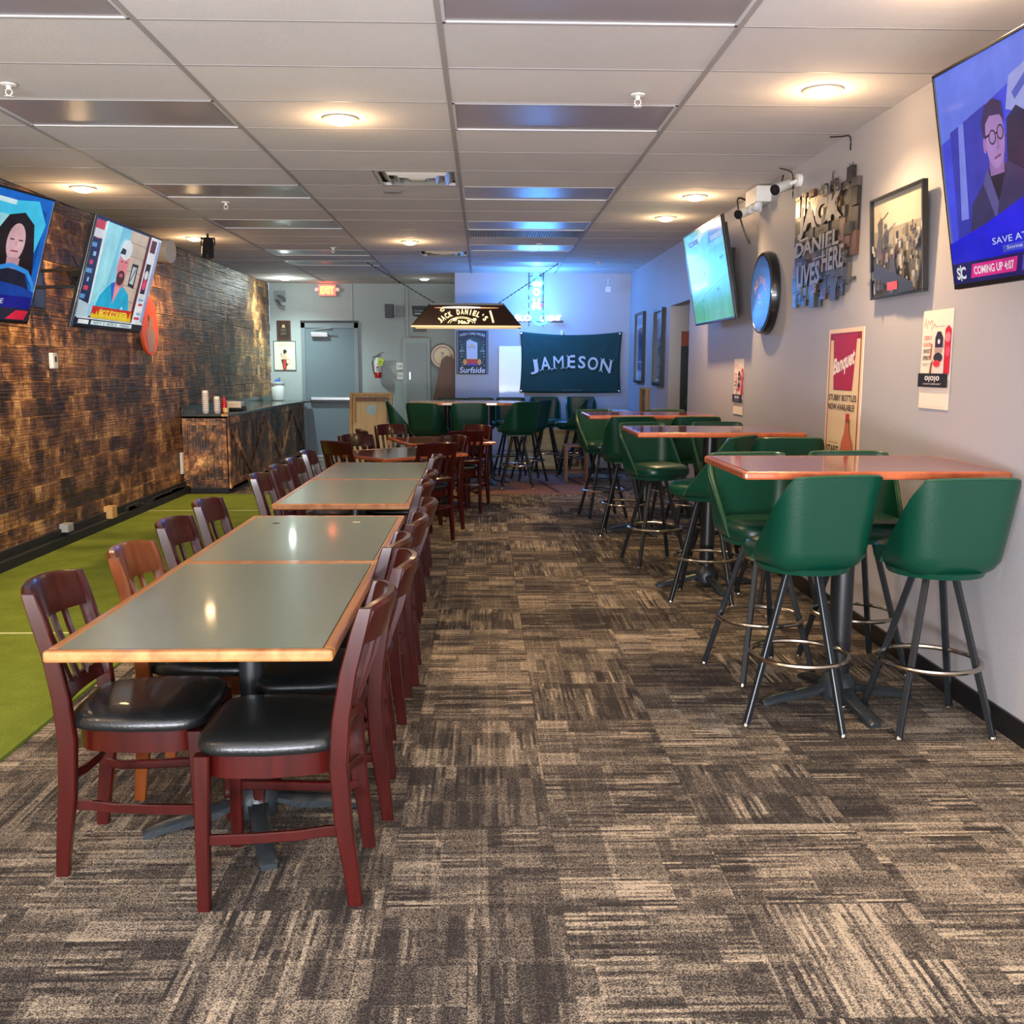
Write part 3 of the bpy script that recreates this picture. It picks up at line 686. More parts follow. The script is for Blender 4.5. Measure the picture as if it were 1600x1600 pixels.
def place_stool(x, y, legrot, seatrot, label):
    # a swivel stool: legs turn separately from the seat
    if sfirst[0]:
        r = stool; sfirst[0] = False; r.location = (x, y, 0); r.rotation_euler = (0, 0, legrot)
    else: r = dup(stool, (x, y, 0), legrot, label)
    r['label'] = label; r['group'] = GS
    for ch in r.children:
        n = ch.name.split('.')[0]
        if n in ('seat', 'shell_back'): ch.rotation_euler = (0, 0, seatrot - legrot)
    return r
d = math.radians
S = [(1.36, 4.13, d(-20), d(14), 'green bar stool, back to the camera, at the nearest bar table, aisle side'),
     (1.89, 4.04, d(0), d(6), 'green bar stool, back to the camera, at the nearest bar table, wall side'),
     (1.37, 4.78, d(15), d(188), 'green bar stool facing the camera behind the nearest bar table, aisle side'),
     (1.87, 4.86, d(5), d(176), 'green bar stool facing the camera behind the nearest bar table, mostly hidden by its top'),
     (1.46, 6.38, d(-20), d(50), 'green bar stool turned sideways at the front of the middle bar table, aisle side'),
     (1.91, 6.33, d(8), d(-4), 'green bar stool, back to the camera, at the middle bar table, wall side'),
     (1.32, 7.58, d(12), d(-158), 'green bar stool facing the camera beyond the middle bar table, aisle side'),
     (1.86, 7.62, d(4), d(184), 'green bar stool facing the camera under the middle bar table, wall side'),
     (1.28, 8.96, d(-12), d(8), 'green bar stool, back to the camera, at the farthest wall table, aisle side'),
     (1.88, 8.96, d(8), d(0), 'green bar stool, back to the camera, at the farthest wall table, wall side'),
     (1.20, 9.95, d(10), d(-160), 'green bar stool facing the camera beyond the farthest wall table, aisle side'),
     (1.86, 9.98, d(0), d(180), 'green bar stool facing the camera beyond the farthest wall table, wall side'),
     (-1.02, 12.95, d(10), d(-82), 'green bar stool seen side-on beside the wooden game board at the round-ended table'),
     (-.66, 12.15, d(-10), d(-22), 'green bar stool with its back turned at the door-side end of the round-ended table'),
     (-.18, 12.15, d(12), d(0), 'green bar stool with its back square to the camera at the round-ended table'),
     (.42, 12.55, d(0), d(32), 'green bar stool turned toward the door at the aisle end of the round-ended table'),
     (.60, 13.25, d(14), d(60), 'green bar stool half hidden behind another at the aisle end of the round-ended table'),
     (-.45, 13.65, d(0), d(178), 'green bar stool behind the round-ended table, in front of the leaning brown panel'),
     (-.05, 13.75, d(0), d(184), 'green bar stool behind the round-ended table, below the blue drink poster'),
     (.36, 13.95, d(10), d(176), 'green bar stool behind the round-ended table, in front of the whiteboard'),
     (.90, 14.35, d(5), d(186), 'green bar stool facing the camera below the dark green banner'),
     (1.22, 13.7, d(-10), d(70), 'green bar stool turned side-on beneath the banner, showing its seat'),
     (1.42, 14.45, d(0), d(180), 'green bar stool by the back wall next to the small wooden step stool')]
for s_ in S: stools.append(place_stool(*s_))
# small wooden stool
t = thing('wooden_stool', 'small brown wooden step stool standing by the back wall bar stools', 'stool', (1.22, 13.15, 0))
BRW = wood_mat('brown_wood', (96, 62, 40), (128, 88, 58), .4, .2, (14, 3, 14))
bm = B(); box(bm, -.16, .16, -.14, .14, .47, .5); link('seat', bm, BRW, t, bevel=.005)
for sx in (-1, 1):
    for sy in (-1, 1):
        bm = B(); box(bm, sx * .135 - .018, sx * .135 + .018, sy * .11 - .018, sy * .11 + .018, 0, .47); link('leg', bm, BRW, t)
bm = B(); box(bm, -.12, .12, -.1, -.08, .12, .15); box(bm, -.12, .12, .08, .1, .12, .15); link('stretcher', bm, BRW, t)

# ================================================================== CEILING FITTINGS
LENS = M('frosted_troffer_lens', (150, 140, 142), .3, var=.06, vscale=2, bump=.05, bscale=300)
lens_labels = {(0, -1): 'unlit ceiling light panel at the top edge, above the aisle', (0, 2): 'unlit ceiling light panel in the middle column, second from the camera', (0, 6): 'unlit ceiling light panel beyond the square air vent, middle column',
               (0, 9): 'unlit ceiling light panel next to the dark ceiling grille', (0, 12): 'unlit ceiling light panel tinted blue, nearer of the two before the neon sign', (0, 15): 'unlit ceiling light panel glowing blue right above the neon sign',
               (-2, -1): 'pale ceiling light panel at the top corner above the turf', (-2, 2): 'unlit ceiling light panel above the turf, near the first sprinkler', (-2, 6): 'unlit ceiling light panel above the gap between the two wall televisions',
               (-2, 9): 'unlit ceiling light panel above the plank wall spotlight', (-2, 13): 'dark ceiling light panel before the exit sign, nearer one', (-2, 15): 'dark ceiling light panel before the exit sign, farther one'}
for c, r, _ in TROF:
    xa, xb = X0 + c * 1.2192 + .012, X0 + (c + 1) * 1.2192 - .012; y0, y1 = Y0 + r * .6096 + .008, Y0 + (r + 1) * .6096 - .008
    t = thing('ceiling_light_panel', lens_labels[(c, r)], 'ceiling light', ((xa + xb) / 2, (y0 + y1) / 2, CEIL), group='unlit panels in the ceiling grid')
    a_, b_ = (xb - xa) / 2, (y1 - y0) / 2
    bm = B(); box(bm, -a_, a_, -b_, -b_ + .014, .0, .05); box(bm, -a_, a_, b_ - .014, b_, .0, .05); box(bm, -a_, -a_ + .014, -b_, b_, .0, .05); box(bm, a_ - .014, a_, -b_, b_, .0, .05)
    link('frame', bm, M('white_enamel', (206, 204, 204), .35, var=.02), t)
    bm = B(); box(bm, -a_ + .014, a_ - .014, -b_ + .014, b_ - .014, .006, .03); link('lens', bm, LENS, t)
# dark return grille
t = thing('return_grille', 'dark perforated air return grille in the ceiling beyond the light panels', 'vent', (X0 + .6096, Y0 + 10.5 * .6096, CEIL))
bm = B(); box(bm, -.595, .595, -.295, -.27, 0, .02); box(bm, -.595, .595, .27, .295, 0, .02); box(bm, -.595, -.57, -.295, .295, 0, .02); box(bm, .57, .595, -.295, .295, 0, .02); link('frame', bm, GRID, t)
bm = B()
for i in range(46): x = -.57 + i * .0253; box(bm, x, x + .009, -.27, .27, .004, .012)
for i in range(10): y = -.27 + i * .058; box(bm, -.57, .57, y, y + .008, .006, .014)
link('grille', bm, M('grey_grille', (92, 90, 96), .5, .2), t)
bm = B(); box(bm, -.57, .57, -.27, .27, .05, .06); link('backing', bm, BLACK, t)
# square diffusers
for (c, r, lb) in ((-1, 5, 'square stepped air vent in the ceiling with dusty edges, nearest'), (-1, 13, 'square stepped air vent in the far ceiling near the hanging lamp')):
    xc = X0 - .3048; yc = Y0 + (r + .5) * .6096
    t = thing('air_vent', lb, 'vent', (xc, yc, CEIL), group='square ceiling vents')
    bm = B()
    prev = None
    for k, (s0, s1, z0, z1) in enumerate(((.30, .27, 0, .0), (.27, .20, .05, -.012), (.19, .13, .035, -.016), (.12, .06, .03, -.012))):
        v = []
        for s_, z_ in ((s0, z0 if k else 0.002), (s1, z1)):
            v.append([bm.verts.new((x * s_, y * s_, z_)) for x, y in ((-1, -1), (1, -1), (1, 1), (-1, 1))])
        for i in range(4): bm.faces.new((v[0][i], v[0][(i + 1) % 4], v[1][(i + 1) % 4], v[1][i]))
    box(bm, -.055, .055, -.055, .055, -.014, -.008)
    link('louver', bm, M('vent_enamel', (196, 190, 180), .45, var=.12, vscale=14), t)
    bm = B(); box(bm, -.3, .3, -.3, .3, .055, .06); link('backing', bm, BLACK, t)
    # adjoining half tile
    bm = B(); box(bm, -.9, -.31, -.296, .296, .004, .02); link('filler_tile', bm, M('filler_tile_paint', (200, 194, 190), .9, var=.06, vscale=4, bump=.3, bscale=150), t)
bm = B(); lathe(bm, [(.075, CEIL - .003), (.07, CEIL - .008), (.02, CEIL - .01)], 24, (-.72, 8.15, 0)); tag(link('ceiling_cover_plate', bm, GRID, smooth=40), 'small round cover plate on a tile just past the square vent', 'cover plate')
# sprinklers
sp = None
for i, (x, y) in enumerate([(.78, 5.26), (-2.33, 5.19), (-2.17, 8.71), (.62, 11.4), (1.5, 13.3), (-1.75, 11.9)]):
    lb = ['white sprinkler head above the aisle, between two ceiling light panels', 'white sprinkler head at the picture edge above the turf', 'small sprinkler head over the turf past the second light panel', 'small sprinkler head near the blue lit ceiling panels', 'tiny sprinkler head in the corner before the back wall', 'tiny sprinkler head in the ceiling toward the exit sign'][i]
    if sp is None:
        sp = t = thing('sprinkler', lb, 'sprinkler', (x, y, CEIL), group='ceiling sprinklers')
        bm = B(); lathe(bm, [(.038, -.002), (.036, -.008), (.018, -.012)], 18); link('escutcheon', bm, WHITEP, t, smooth=40)
        bm = B(); tube(bm, (0, 0, -.01), (0, 0, -.03), .012, 10); sweep(bm, [(-.014, 0, -.028), (-.016, 0, -.045), (0, 0, -.06), (.016, 0, -.045), (.014, 0, -.028)], circ(.0035, 6)); lathe(bm, [(.005, -.058), (.022, -.06), (.022, -.063), (.004, -.064)], 12); link('head', bm, WHITEP, t, smooth=40)
    else: dup(sp, (x, y, CEIL), 0, lb)
# recessed cans
RING = M('can_trim', (214, 204, 188), .3, .3, var=.03)
can_labels = ['warm recessed ceiling light in the middle of the ceiling', 'warm recessed ceiling light above the first visible wall television', 'warm recessed ceiling light near the large blue television', 'warm recessed ceiling light by the wall cameras, nearer of the pair',
              'warm recessed ceiling light by the far wall television, farther of the pair', 'warm recessed ceiling light before the far square vent', 'warm recessed ceiling light beside the black spotlight', 'white recessed ceiling light in the alcove corner above the plaque',
              'dim white recessed ceiling light in the alcove near the hanging lamp', 'warm recessed ceiling light cut by the top edge of the photo', 'warm recessed ceiling light over the near turf, out of view', 'warm recessed ceiling light behind the camera by the grey wall', 'warm recessed ceiling light behind the camera over the turf']
for i, (x, y, col, pw) in enumerate(CANS):
    t = thing('recessed_light', can_labels[i], 'ceiling light', (x, y, CEIL), group='round recessed ceiling lights')
    bm = B(); lathe(bm, [(.082, .004), (.098, .0), (.1, -.004), (.09, -.009), (.078, -.006), (.075, .01)], 28)
    for f in [f for f in bm.faces if len(f.verts) > 4]: bm.faces.remove(f)
    link('trim_ring', bm, RING, t, smooth=50)
    bm = B(); lathe(bm, [(.078, .004), (.074, -.012), (.058, -.024), (.034, -.031), (.012, -.033)], 28)
    dimv = 9 if col is WARM else (7 if pw > 1 else 2.2)
    link('bulb', bm, M('bulb_glow_%d' % int(dimv * 10) + ('w' if col is WARM else 'c'), (255, 240, 220), .5, emit=(255, 214, 150) if col is WARM else (240, 248, 255), es=dimv), t, smooth=60)
    l = bpy.data.lights.new('can_beam', 'SPOT'); l.energy = CAN_W * pw; l.color = col; l.spot_size = d(140); l.spot_blend = .9; l.shadow_soft_size = .05
    lo = bpy.data.objects.new('can_beam', l); C.objects.link(lo); lo.parent = t; lo.location = (0, 0, -.05)
    l = bpy.data.lights.new('can_glow', 'POINT'); l.energy = BULB_W * pw; l.color = col; l.shadow_soft_size = .05
    lo = bpy.data.objects.new('can_glow', l); C.objects.link(lo); lo.parent = t; lo.location = (0, 0, -.11)

# ================================================================== TELEVISIONS
TVB = M('tv_bezel', (20, 20, 22), .3, coat=.3, var=.05); TVS = M('tv_side_metal', (120, 112, 100), .3, .6, var=.05)
def tv(cx, cy, cz, ya, tilt, label, art_fn, wall_x, W=1.45, H=.834):
    t = thing('television', label, 'television', (cx, cy, cz), rot=(0, 0, 0), group='wall mounted televisions')
    t.rotation_mode = 'XYZ'
    t.matrix_world = Matrix.Translation((cx, cy, cz)) @ Matrix.Rotation(ya + PI / 2, 4, 'Z') @ Matrix.Rotation(tilt, 4, 'X')
    bm = B(); b_ = .012
    box(bm, -W / 2, W / 2, -.002, .028, -H / 2, -H / 2 + .02); box(bm, -W / 2, W / 2, -.002, .028, H / 2 - b_, H / 2)
    box(bm, -W / 2, -W / 2 + b_, -.002, .028, -H / 2 + .02, H / 2 - b_); box(bm, W / 2 - b_, W / 2, -.002, .028, -H / 2 + .02, H / 2 - b_)
    link('bezel', bm, TVB, t, bevel=.002)
    bm = B(); box(bm, -W / 2 - .003, W / 2 + .003, .01, .03, -H / 2 - .003, H / 2 + .003)
    box(bm, -W / 2 + .05, W / 2 - .05, .03, .06, -H / 2 + .04, H / 2 - .06); box(bm, -W / 2 + .2, W / 2 - .2, .06, .08, -H / 2 + .05, .05); link('back_cover', bm, TVB, t, bevel=.004)
    a = Art(W - 2 * b_, H - .032, .004, emis=.92, step=.00025); a.rect(0, 0, 1, 1, (10, 10, 14)); art_fn(a); s = a.done('screen', t); s.location = (0, 0, .004)
    # mount: wall plate and arms, built in world space under the same thing
    mi = t.matrix_world.inverted()
    sg = 1 if wall_x > 0 else -1
    bm = B(); box(bm, min(wall_x, wall_x - sg * .03), max(wall_x, wall_x - sg * .03), cy - .13, cy + .13, cz - .22, cz + .22)
    bk = t.matrix_world @ Vector((0, .08, 0))
    for s_ in (-.09, .09):
        sweep(bm, [(wall_x - sg * .02, cy + s_, cz + s_ * .8), (bk.x, bk.y + s_ * .5, bk.z + s_ * .8)], sq(.02, .012))
    box(bm, bk.x - .02, bk.x + .02, bk.y - .2, bk.y + .2, bk.z - .12, bk.z + .12)
    bmesh.ops.transform(bm, matrix=mi, verts=bm.verts[:]); link('wall_mount', bm, BLKM, t)
    return t
def tv_driver(a):
    a.rect(0, .12, 1, 1, (10, 96, 190)); a.poly([(.55, .3), (.62, .95), (.97, .9), (.96, .3)], (6, 70, 150)); a.poly([(.3, .84), (.9, .97), (.98, .8), (.93, .5), (.86, .3), (.83, .5), (.88, .78), (.35, .75)], (60, 190, 246))
    a.poly([(0, .72), (.28, .85), (.3, .72), (.15, .5), (0, .5)], (150, 214, 240)); a.line([(.0, .96), (.4, .93), (.75, .92)], .03, (196, 236, 255))
    a.rect(.6, .6, .76, .82, (150, 214, 240)); a.ua = .3
    a.poly([(.38, .42), (.36, .68), (.42, .82), (.52, .86), (.6, .78), (.64, .55), (.66, .38)], (26, 16, 22))      # hair
    a.ell(.5, .62, .062, .15, (206, 164, 170)); a.poly([(.46, .5), (.47, .38), (.55, .38), (.55, .5)], (186, 140, 148)); a.rect(.455, .635, .485, .645, (60, 40, 50)); a.rect(.515, .635, .545, .645, (60, 40, 50)); a.rect(.475, .545, .525, .557, (150, 60, 80)); a.line([(.5, .63), (.505, .59)], .006, (160, 112, 120))
    a.poly([(.2, .2), (.28, .42), (.45, .42), (.6, .4), (.68, .2)], (24, 26, 48)); a.line([(.36, .3), (.4, .4), (.5, .44), (.62, .4), (.68, .3), (.72, .22)], .03, (50, 140, 220))
    a.ell(.3, .36, .08, .07, (226, 226, 224)); a.poly([(0, .14), (0, .3), (.3, .33), (.6, .28), (.95, .24), (1, .14)], (8, 60, 150)); a.poly([(.72, .12), (.78, .3), (.98, .32), (1, .12)], (20, 130, 224)); a.ua = 0
    a.rect(0, .1, 1, .2, (14, 22, 130)); a.text('SALE', .7, .13, .8, .17, (226, 226, 240)); a.rect(0, 0, 1, .1, (30, 34, 52)); a.rect(.05, .03, .78, .08, (190, 212, 232)); a.poly([(.84, .01), (.9, .085), (.99, .085), (.97, .01)], (216, 30, 60))
    a.text('FINAL 24 17', .12, .042, .6, .066, (40, 50, 80))
def tv_hot(a):
    a.rect(0, 0, 1, 1, (26, 36, 76)); a.poly([(.14, .14), (.12, .98), (.16, 1), (.18, .14)], (220, 228, 240))
    for i in range(8): a.rect(.01 + .02 * (i % 3), .25 + i * .08, .07 + .015 * (i % 2), .29 + i * .08, [(90, 150, 200), (200, 60, 70), (150, 190, 220)][i % 3])
    a.poly([(0, .08), (0, .24), (.17, .2), (.17, .08)], (176, 198, 210)); a.rect(0, .9, .12, .98, (196, 60, 70)); a.rect(0, .82, .12, .9, (210, 214, 224))
    a.rect(.15, .1, .78, .99, (122, 196, 222)); a.poly([(.15, .2), (.15, .99), (.36, .99), (.3, .3)], (150, 214, 236)); a.rect(.5, .1, .78, .99, (196, 176, 158))
    for z_ in (.3, .45, .6, .75, .88): a.line([(.5, z_), (.78, z_ - .01)], .004, (120, 96, 84))
    a.poly([(.62, .45), (.62, .68), (.72, .68), (.72, .43)], (40, 36, 40)); a.poly([(.635, .48), (.635, .65), (.7, .65), (.7, .47)], (180, 186, 190)); a.line([(.64, .5), (.69, .63)], .02, (90, 96, 104))
    a.rect(.78, .08, .82, 1, (96, 24, 26)); a.rect(.82, .08, 1, 1, (216, 216, 228)); a.rect(.84, .84, .93, .97, (90, 40, 44)); a.rect(.84, .4, .92, .72, (40, 30, 52)); a.ell(.88, .6, .03, .05, (220, 220, 240)); a.ell(.88, .5, .03, .06, (240, 60, 100)); a.rect(.95, .1, 1, .98, (150, 160, 196))
    for i in range(5): a.rect(.84 + .02 * (i % 2), .12 + i * .05, .93, .145 + i * .05, [(180, 60, 70), (120, 170, 190), (226, 230, 230)][i % 3])
    a.poly([(.2, .12), (.24, .3), (.34, .42), (.42, .46), (.54, .44), (.66, .36), (.74, .12)], (10, 166, 206)); a.poly([(.4, .46), (.44, .24), (.53, .44)], (214, 140, 150)); a.poly([(.36, .44), (.44, .24), (.42, .46)], (20, 90, 190))
    a.poly([(.42, .42), (.42, .58), (.54, .58), (.54, .42)], (196, 112, 116)); a.ell(.475, .64, .078, .185, (216, 128, 134)); a.ell(.475, .79, .082, .1, (214, 232, 240)); a.poly([(.39, .74), (.41, .80), (.47, .79), (.47, .74)], (40, 34, 40))
    a.ell(.475, .51, .06, .075, (62, 30, 34)); a.ell(.475, .535, .03, .02, (190, 84, 98)); a.rect(.43, .665, .46, .675, (70, 36, 40)); a.rect(.49, .665, .52, .675, (70, 36, 40)); a.line([(.475, .66), (.47, .6)], .008, (178, 92, 96)); a.ell(.6, .2, .012, .03, (226, 236, 236))
    a.rect(.18, .1, .78, .2, (196, 30, 24))
    for i in range(12): a.poly([(.18 + i * .05, .1), (.205 + i * .05, .12 + .05 * ((i * 7) % 3) / 2 + .02), (.23 + i * .05, .1)], (248, 176, 20))
    a.rect(.18, .085, .78, .12, (250, 196, 30)); a.text('HOT CORNER', .28, .11, .7, .175, (252, 214, 60), bold=.03, shear=.15)
    a.rect(0, .0, 1, .07, (12, 16, 40)); a.rect(.03, .02, .17, .06, (220, 232, 238)); a.rect(.2, .02, .82, .06, (204, 226, 236)); a.text('NYY 3  BOS 2   FINAL', .24, .028, .78, .052, (40, 60, 90)); a.rect(0, .07, 1, .082, (210, 214, 226))
def tv_man(a):
    a.rect(0, .0, 1, 1, (62, 74, 226)); a.ub = .62; a.poly([(0, .68), (0, 1), (1, 1), (1, .9), (.6, .84)], (98, 120, 255)); a.poly([(.06, .2), (.08, .72), (.36, .78), (.5, .6), (.45, .2)], (50, 58, 176)); a.poly([(.1, .3), (.15, .74), (.19, .74), (.16, .3)], (120, 132, 240))
    a.poly([(.5, .72), (.54, .85), (.95, .95), (1, .8), (1, .74), (.66, .66)], (150, 156, 220)); a.poly([(.46, .3), (.5, .68), (.57, .72), (.63, .68), (.66, .55), (.66, .28)], (30, 34, 74)); a.ell(.68, .56, .05, .03, (60, 170, 240)); a.line([(.56, .76), (.72, .86), (.95, .93)], .03, (80, 92, 190)); a.rect(.999, 0, 1.7, 1, (44, 54, 190)); a.poly([(1.05, .3), (1.1, .7), (1.5, .8), (1.6, .3)], (30, 34, 90))
    a.poly([(.16, .2), (.2, .36), (.3, .44), (.36, .5), (.5, .5), (.6, .44), (.72, .34), (.74, .2)], (52, 50, 96)); a.poly([(.34, .48), (.4, .34), (.47, .48)], (28, 26, 50)); a.poly([(.3, .44), (.34, .5), (.4, .34), (.37, .26)], (84, 80, 140)); a.poly([(.36, .46), (.36, .58), (.47, .58), (.46, .46)], (140, 104, 164))
    a.ell(.415, .62, .068, .135, (158, 122, 182)); a.poly([(.335, .62), (.325, .7), (.36, .77), (.42, .79), (.48, .76), (.49, .67), (.46, .71), (.39, .72), (.355, .69), (.35, .6)], (58, 42, 92)); a.ell(.34, .6, .012, .035, (150, 110, 170))
    a.line([(.345, .635), (.385, .64)], .008, (24, 20, 46)); a.ell(.4, .625, .026, .033, (26, 22, 48)); a.ell(.4, .625, .02, .026, (150, 118, 176)); a.ell(.458, .635, .024, .033, (26, 22, 48)); a.ell(.458, .635, .018, .026, (150, 118, 176)); a.line([(.424, .635), (.436, .637)], .006, (24, 20, 46)); a.line([(.436, .62), (.44, .575), (.426, .57)], .006, (124, 90, 146)); a.line([(.405, .53), (.45, .54)], .008, (110, 60, 110))
    a.poly([(0, .14), (0, .2), (.3, .26), (.6, .34), (1.7, .4), (1.7, .14)], (20, 24, 232)); a.rect(0, .1, 1.7, .2, (16, 24, 210)); a.text('SAVE AT ALL STORES', .33, .155, .95, .185, (206, 212, 250)); a.rect(.4, .112, .95, .145, (62, 76, 200)); a.text('Some restrictions apply', .43, .118, .9, .138, (210, 214, 246))
    a.rect(0, .0, 1.7, .1, (22, 22, 92)); a.poly([(.14, .02), (.16, .085), (.5, .085), (.48, .02)], (214, 40, 134)); a.text('COMING UP 4:07', .17, .033, .47, .072, (246, 226, 244), bold=.02); a.text('SC', .03, .02, .105, .08, (236, 240, 252), bold=.03); a.line([(.065, .012), (.065, .09)], .006, (236, 240, 252)); a.poly([(.52, .02), (.54, .085), (.97, .085), (.97, .02)], (90, 60, 190))
def tv_pitch(a):
    a.rect(0, 0, 1, 1, (84, 176, 120)); a.poly([(0, .7), (0, 1), (1, 1), (1, .76)], (110, 196, 186)); a.poly([(.2, .9), (.55, 1), (.8, 1), (.3, .84)], (190, 216, 190)); a.poly([(.62, .8), (.7, 1), (1, 1), (1, .82)], (70, 130, 190))
    for i in range(7): a.rect(.7 + i * .04, .82, .72 + i * .04, .87, (206, 214, 220))
    a.rect(.13, .86, .38, .91, (30, 50, 110)); a.text('NBC 2-1', .16, .87, .36, .9, (220, 230, 240)); a.line([(.0, .2), (.5, .34), (1, .45)], .006, (150, 214, 170)); a.line([(.3, 0), (.6, .7)], .006, (150, 214, 170))
    for x, z_ in ((.85, .6), (.9, .605), (.7, .3), (.4, .5), (.3, .22)): a.rect(x, z_, x + .02, z_ + .03, (50, 66, 100))
tv(-3.033, 6.067, 2.178, -.175, .320, 'wall television at the picture edge showing a woman driving a blue-lit car', tv_driver, XL)
tv(-2.897, 8.194, 2.191, .0016, .2886, 'wall television on the plank wall showing a man in a teal shirt', tv_hot, XL)
tv(1.883, 3.348, 2.235, 3.2037, .184, 'large blue and violet television showing a man with glasses', tv_man, XR)
tv(1.958, 8.88, 2.315, 3.151, .179, 'television on the grey wall showing a green sports pitch', tv_pitch, XR)

# ================================================================== RIGHT WALL ITEMS
RW = -PI / 2   # facing -x
def poster(name, label, cat, W, H, loc, rz, fn, th=.003, rough=.55, coat=0, group=None, rot=None, y=0):
    a = Art(W, H, -.0002, rough=rough, coat=coat); fn(a)
    bm = a.bm; box(bm, -W / 2, W / 2, 0, th, -H / 2, H / 2); o = a.done(name)
    return tag(o, label, cat, group, loc, rot or (0, 0, rz))
CREAM = (238, 210, 164)
def art_banquet(a):
    a.rect(0, 0, 1, 1, (246, 214, 180)); a.rect(.05, 0.01, .95, .975, (150, 30, 38)); a.rect(.075, .01, .925, .965, CREAM); a.rect(.075, .935, .925, .965, (150, 30, 38))
    a.poly([(.16, .965), (.22, .64), (.76, .64), (.84, .965)], (178, 34, 66)); a.poly([(.1, .93), (.1, .66), (.15, .64), (.19, .66), (.15, .93)], CREAM); a.rect(.22, .638, .76, .645, (150, 24, 30))
    a.text('Banquet', .2, .695, .8, .82, (250, 236, 226), bold=.035, rise=.07, shear=.1)
    a.text('STUBBY BOTTLES', .1, .575, .9, .612, (70, 40, 34), bold=.02); a.text('NOW AVAILABLE!', .1, .52, .86, .558, (70, 40, 34), bold=.02); a.text('BREWED IN GOLDEN', .16, .32, .42, .328, (110, 70, 50))
    a.text('START', .11, .255, .46, .305, (54, 34, 30), bold=.02); a.text('YOUR', .16, .19, .42, .24, (54, 34, 30), bold=.02); a.text('LEGACY', .09, .125, .48, .175, (54, 34, 30), bold=.02)
    b_ = [(.54, .04), (.53, .25), (.56, .33), (.63, .39), (.655, .44), (.655, .47), (.745, .47), (.745, .44), (.77, .39), (.85, .33), (.88, .25), (.87, .04)]
    a.poly([(x + (.012 if x > .7 else -.012), z_) for x, z_ in b_], (120, 60, 44)); a.poly(b_, (214, 112, 76)); a.rect(.65, .47, .75, .505, (200, 48, 50)); a.rect(.655, .455, .745, .47, (150, 80, 70)); a.poly([(.53, .08), (.53, .2), (.88, .2), (.88, .08)], (248, 228, 196)); a.text('Coors', .57, .11, .8, .16, (60, 34, 34), bold=.02)
    a.text('I', .83, .11, .85, .16, (60, 34, 34))
poster('beer_poster', 'tall cream and crimson beer poster with a bottle on the grey wall', 'poster', .58, 1.02, (XR - .004, 5.98, 1.235), RW, art_banquet)
def art_soda(a):
    P_ = (246, 228, 208); a.rect(0, 0, 1, 1, P_); a.line([(.06, .84), (.1, .92), (.14, .82), (.2, .9), (.24, .86), (.3, .9), (.34, .88), (.3, .8), (.42, .86), (.46, .82)], .006, (214, 90, 80))
    for i, (tx, c) in enumerate((('ZERO', (228, 120, 110)), ('FLAVOR', (228, 120, 110)), ('SWEET', (90, 70, 66)), ('SPIRIT', (90, 70, 66)))): a.text(tx, .07, .7 - i * .068, .34, .745 - i * .068, c, bold=.02)
    a.rect(.08, .455, .33, .46, (120, 100, 90)); a.rect(.08, .44, .25, .445, (120, 100, 90)); a.poly([(.82, .36), (.8, .8), (.9, .84), (1, .8), (1, .36)], (206, 30, 52)); a.ell(.9, .72, .08, .05, (240, 130, 150)); a.ell(.92, .58, .07, .05, (236, 80, 110)); a.rect(.5, .83, .8, .835, (130, 110, 110))
    a.poly([(.46, .36), (.44, .6), (.5, .62), (.5, .72), (.56, .78), (.68, .78), (.76, .72), (.76, .62), (.82, .6), (.82, .36)], (240, 214, 204)); a.poly([(.5, .62), (.5, .72), (.56, .78), (.68, .78), (.76, .72), (.76, .62)], (46, 34, 58)); a.ell(.63, .68, .04, .025, (230, 220, 220)); a.rect(.5, .57, .76, .615, (180, 150, 140)); a.ell(.63, .52, .15, .05, (44, 40, 48)); a.ell(.6, .46, .12, .035, (222, 50, 60)); a.poly([(.36, .34), (.4, .46), (.46, .5), (.44, .36)], (120, 70, 50)); a.poly([(.36, .5), (.4, .66), (.44, .66), (.42, .5)], (170, 90, 70))
    a.rect(0, .22, 1, .36, (28, 26, 28)); a.text('0|0|0', .24, .275, .74, .335, (236, 230, 226), bold=.02); a.text('SUGAR CARBS SALT', .2, .245, .8, .262, (220, 214, 210)); a.rect(.05, .02, .95, .023, (214, 190, 170))
poster('drink_poster', 'narrow paper drink poster beside the large blue television', 'poster', .315, .47, (XR - .004, 4.765, 1.55), RW, art_soda, th=.0015, group='paper drink posters')
poster('drink_poster', 'narrow paper drink poster beneath the green pitch television', 'poster', .315, .47, (XR - .004, 8.47, 1.35), RW, art_soda, th=.0015, group='paper drink posters')
def framed(name, label, cat, W, H, loc, rz, fn, fm, fw=.02, dp=.03, tilt=0, rough=.3):
    t = thing(name, label, cat, loc, rz, rot=(tilt, 0, rz))
    bm = B(); box(bm, -W / 2, W / 2, -dp, 0, -H / 2, -H / 2 + fw); box(bm, -W / 2, W / 2, -dp, 0, H / 2 - fw, H / 2); box(bm, -W / 2, -W / 2 + fw, -dp, 0, -H / 2 + fw, H / 2 - fw); box(bm, W / 2 - fw, W / 2, -dp, 0, -H / 2 + fw, H / 2 - fw)
    box(bm, -W / 2 + fw, W / 2 - fw, -.006, 0, -H / 2 + fw, H / 2 - fw); link('frame', bm, fm, t, bevel=.002)
    a = Art(W - 2 * fw, H - 2 * fw, -.008, rough=rough, coat=.1, step=.0003); fn(a); a.done('picture', t); return t
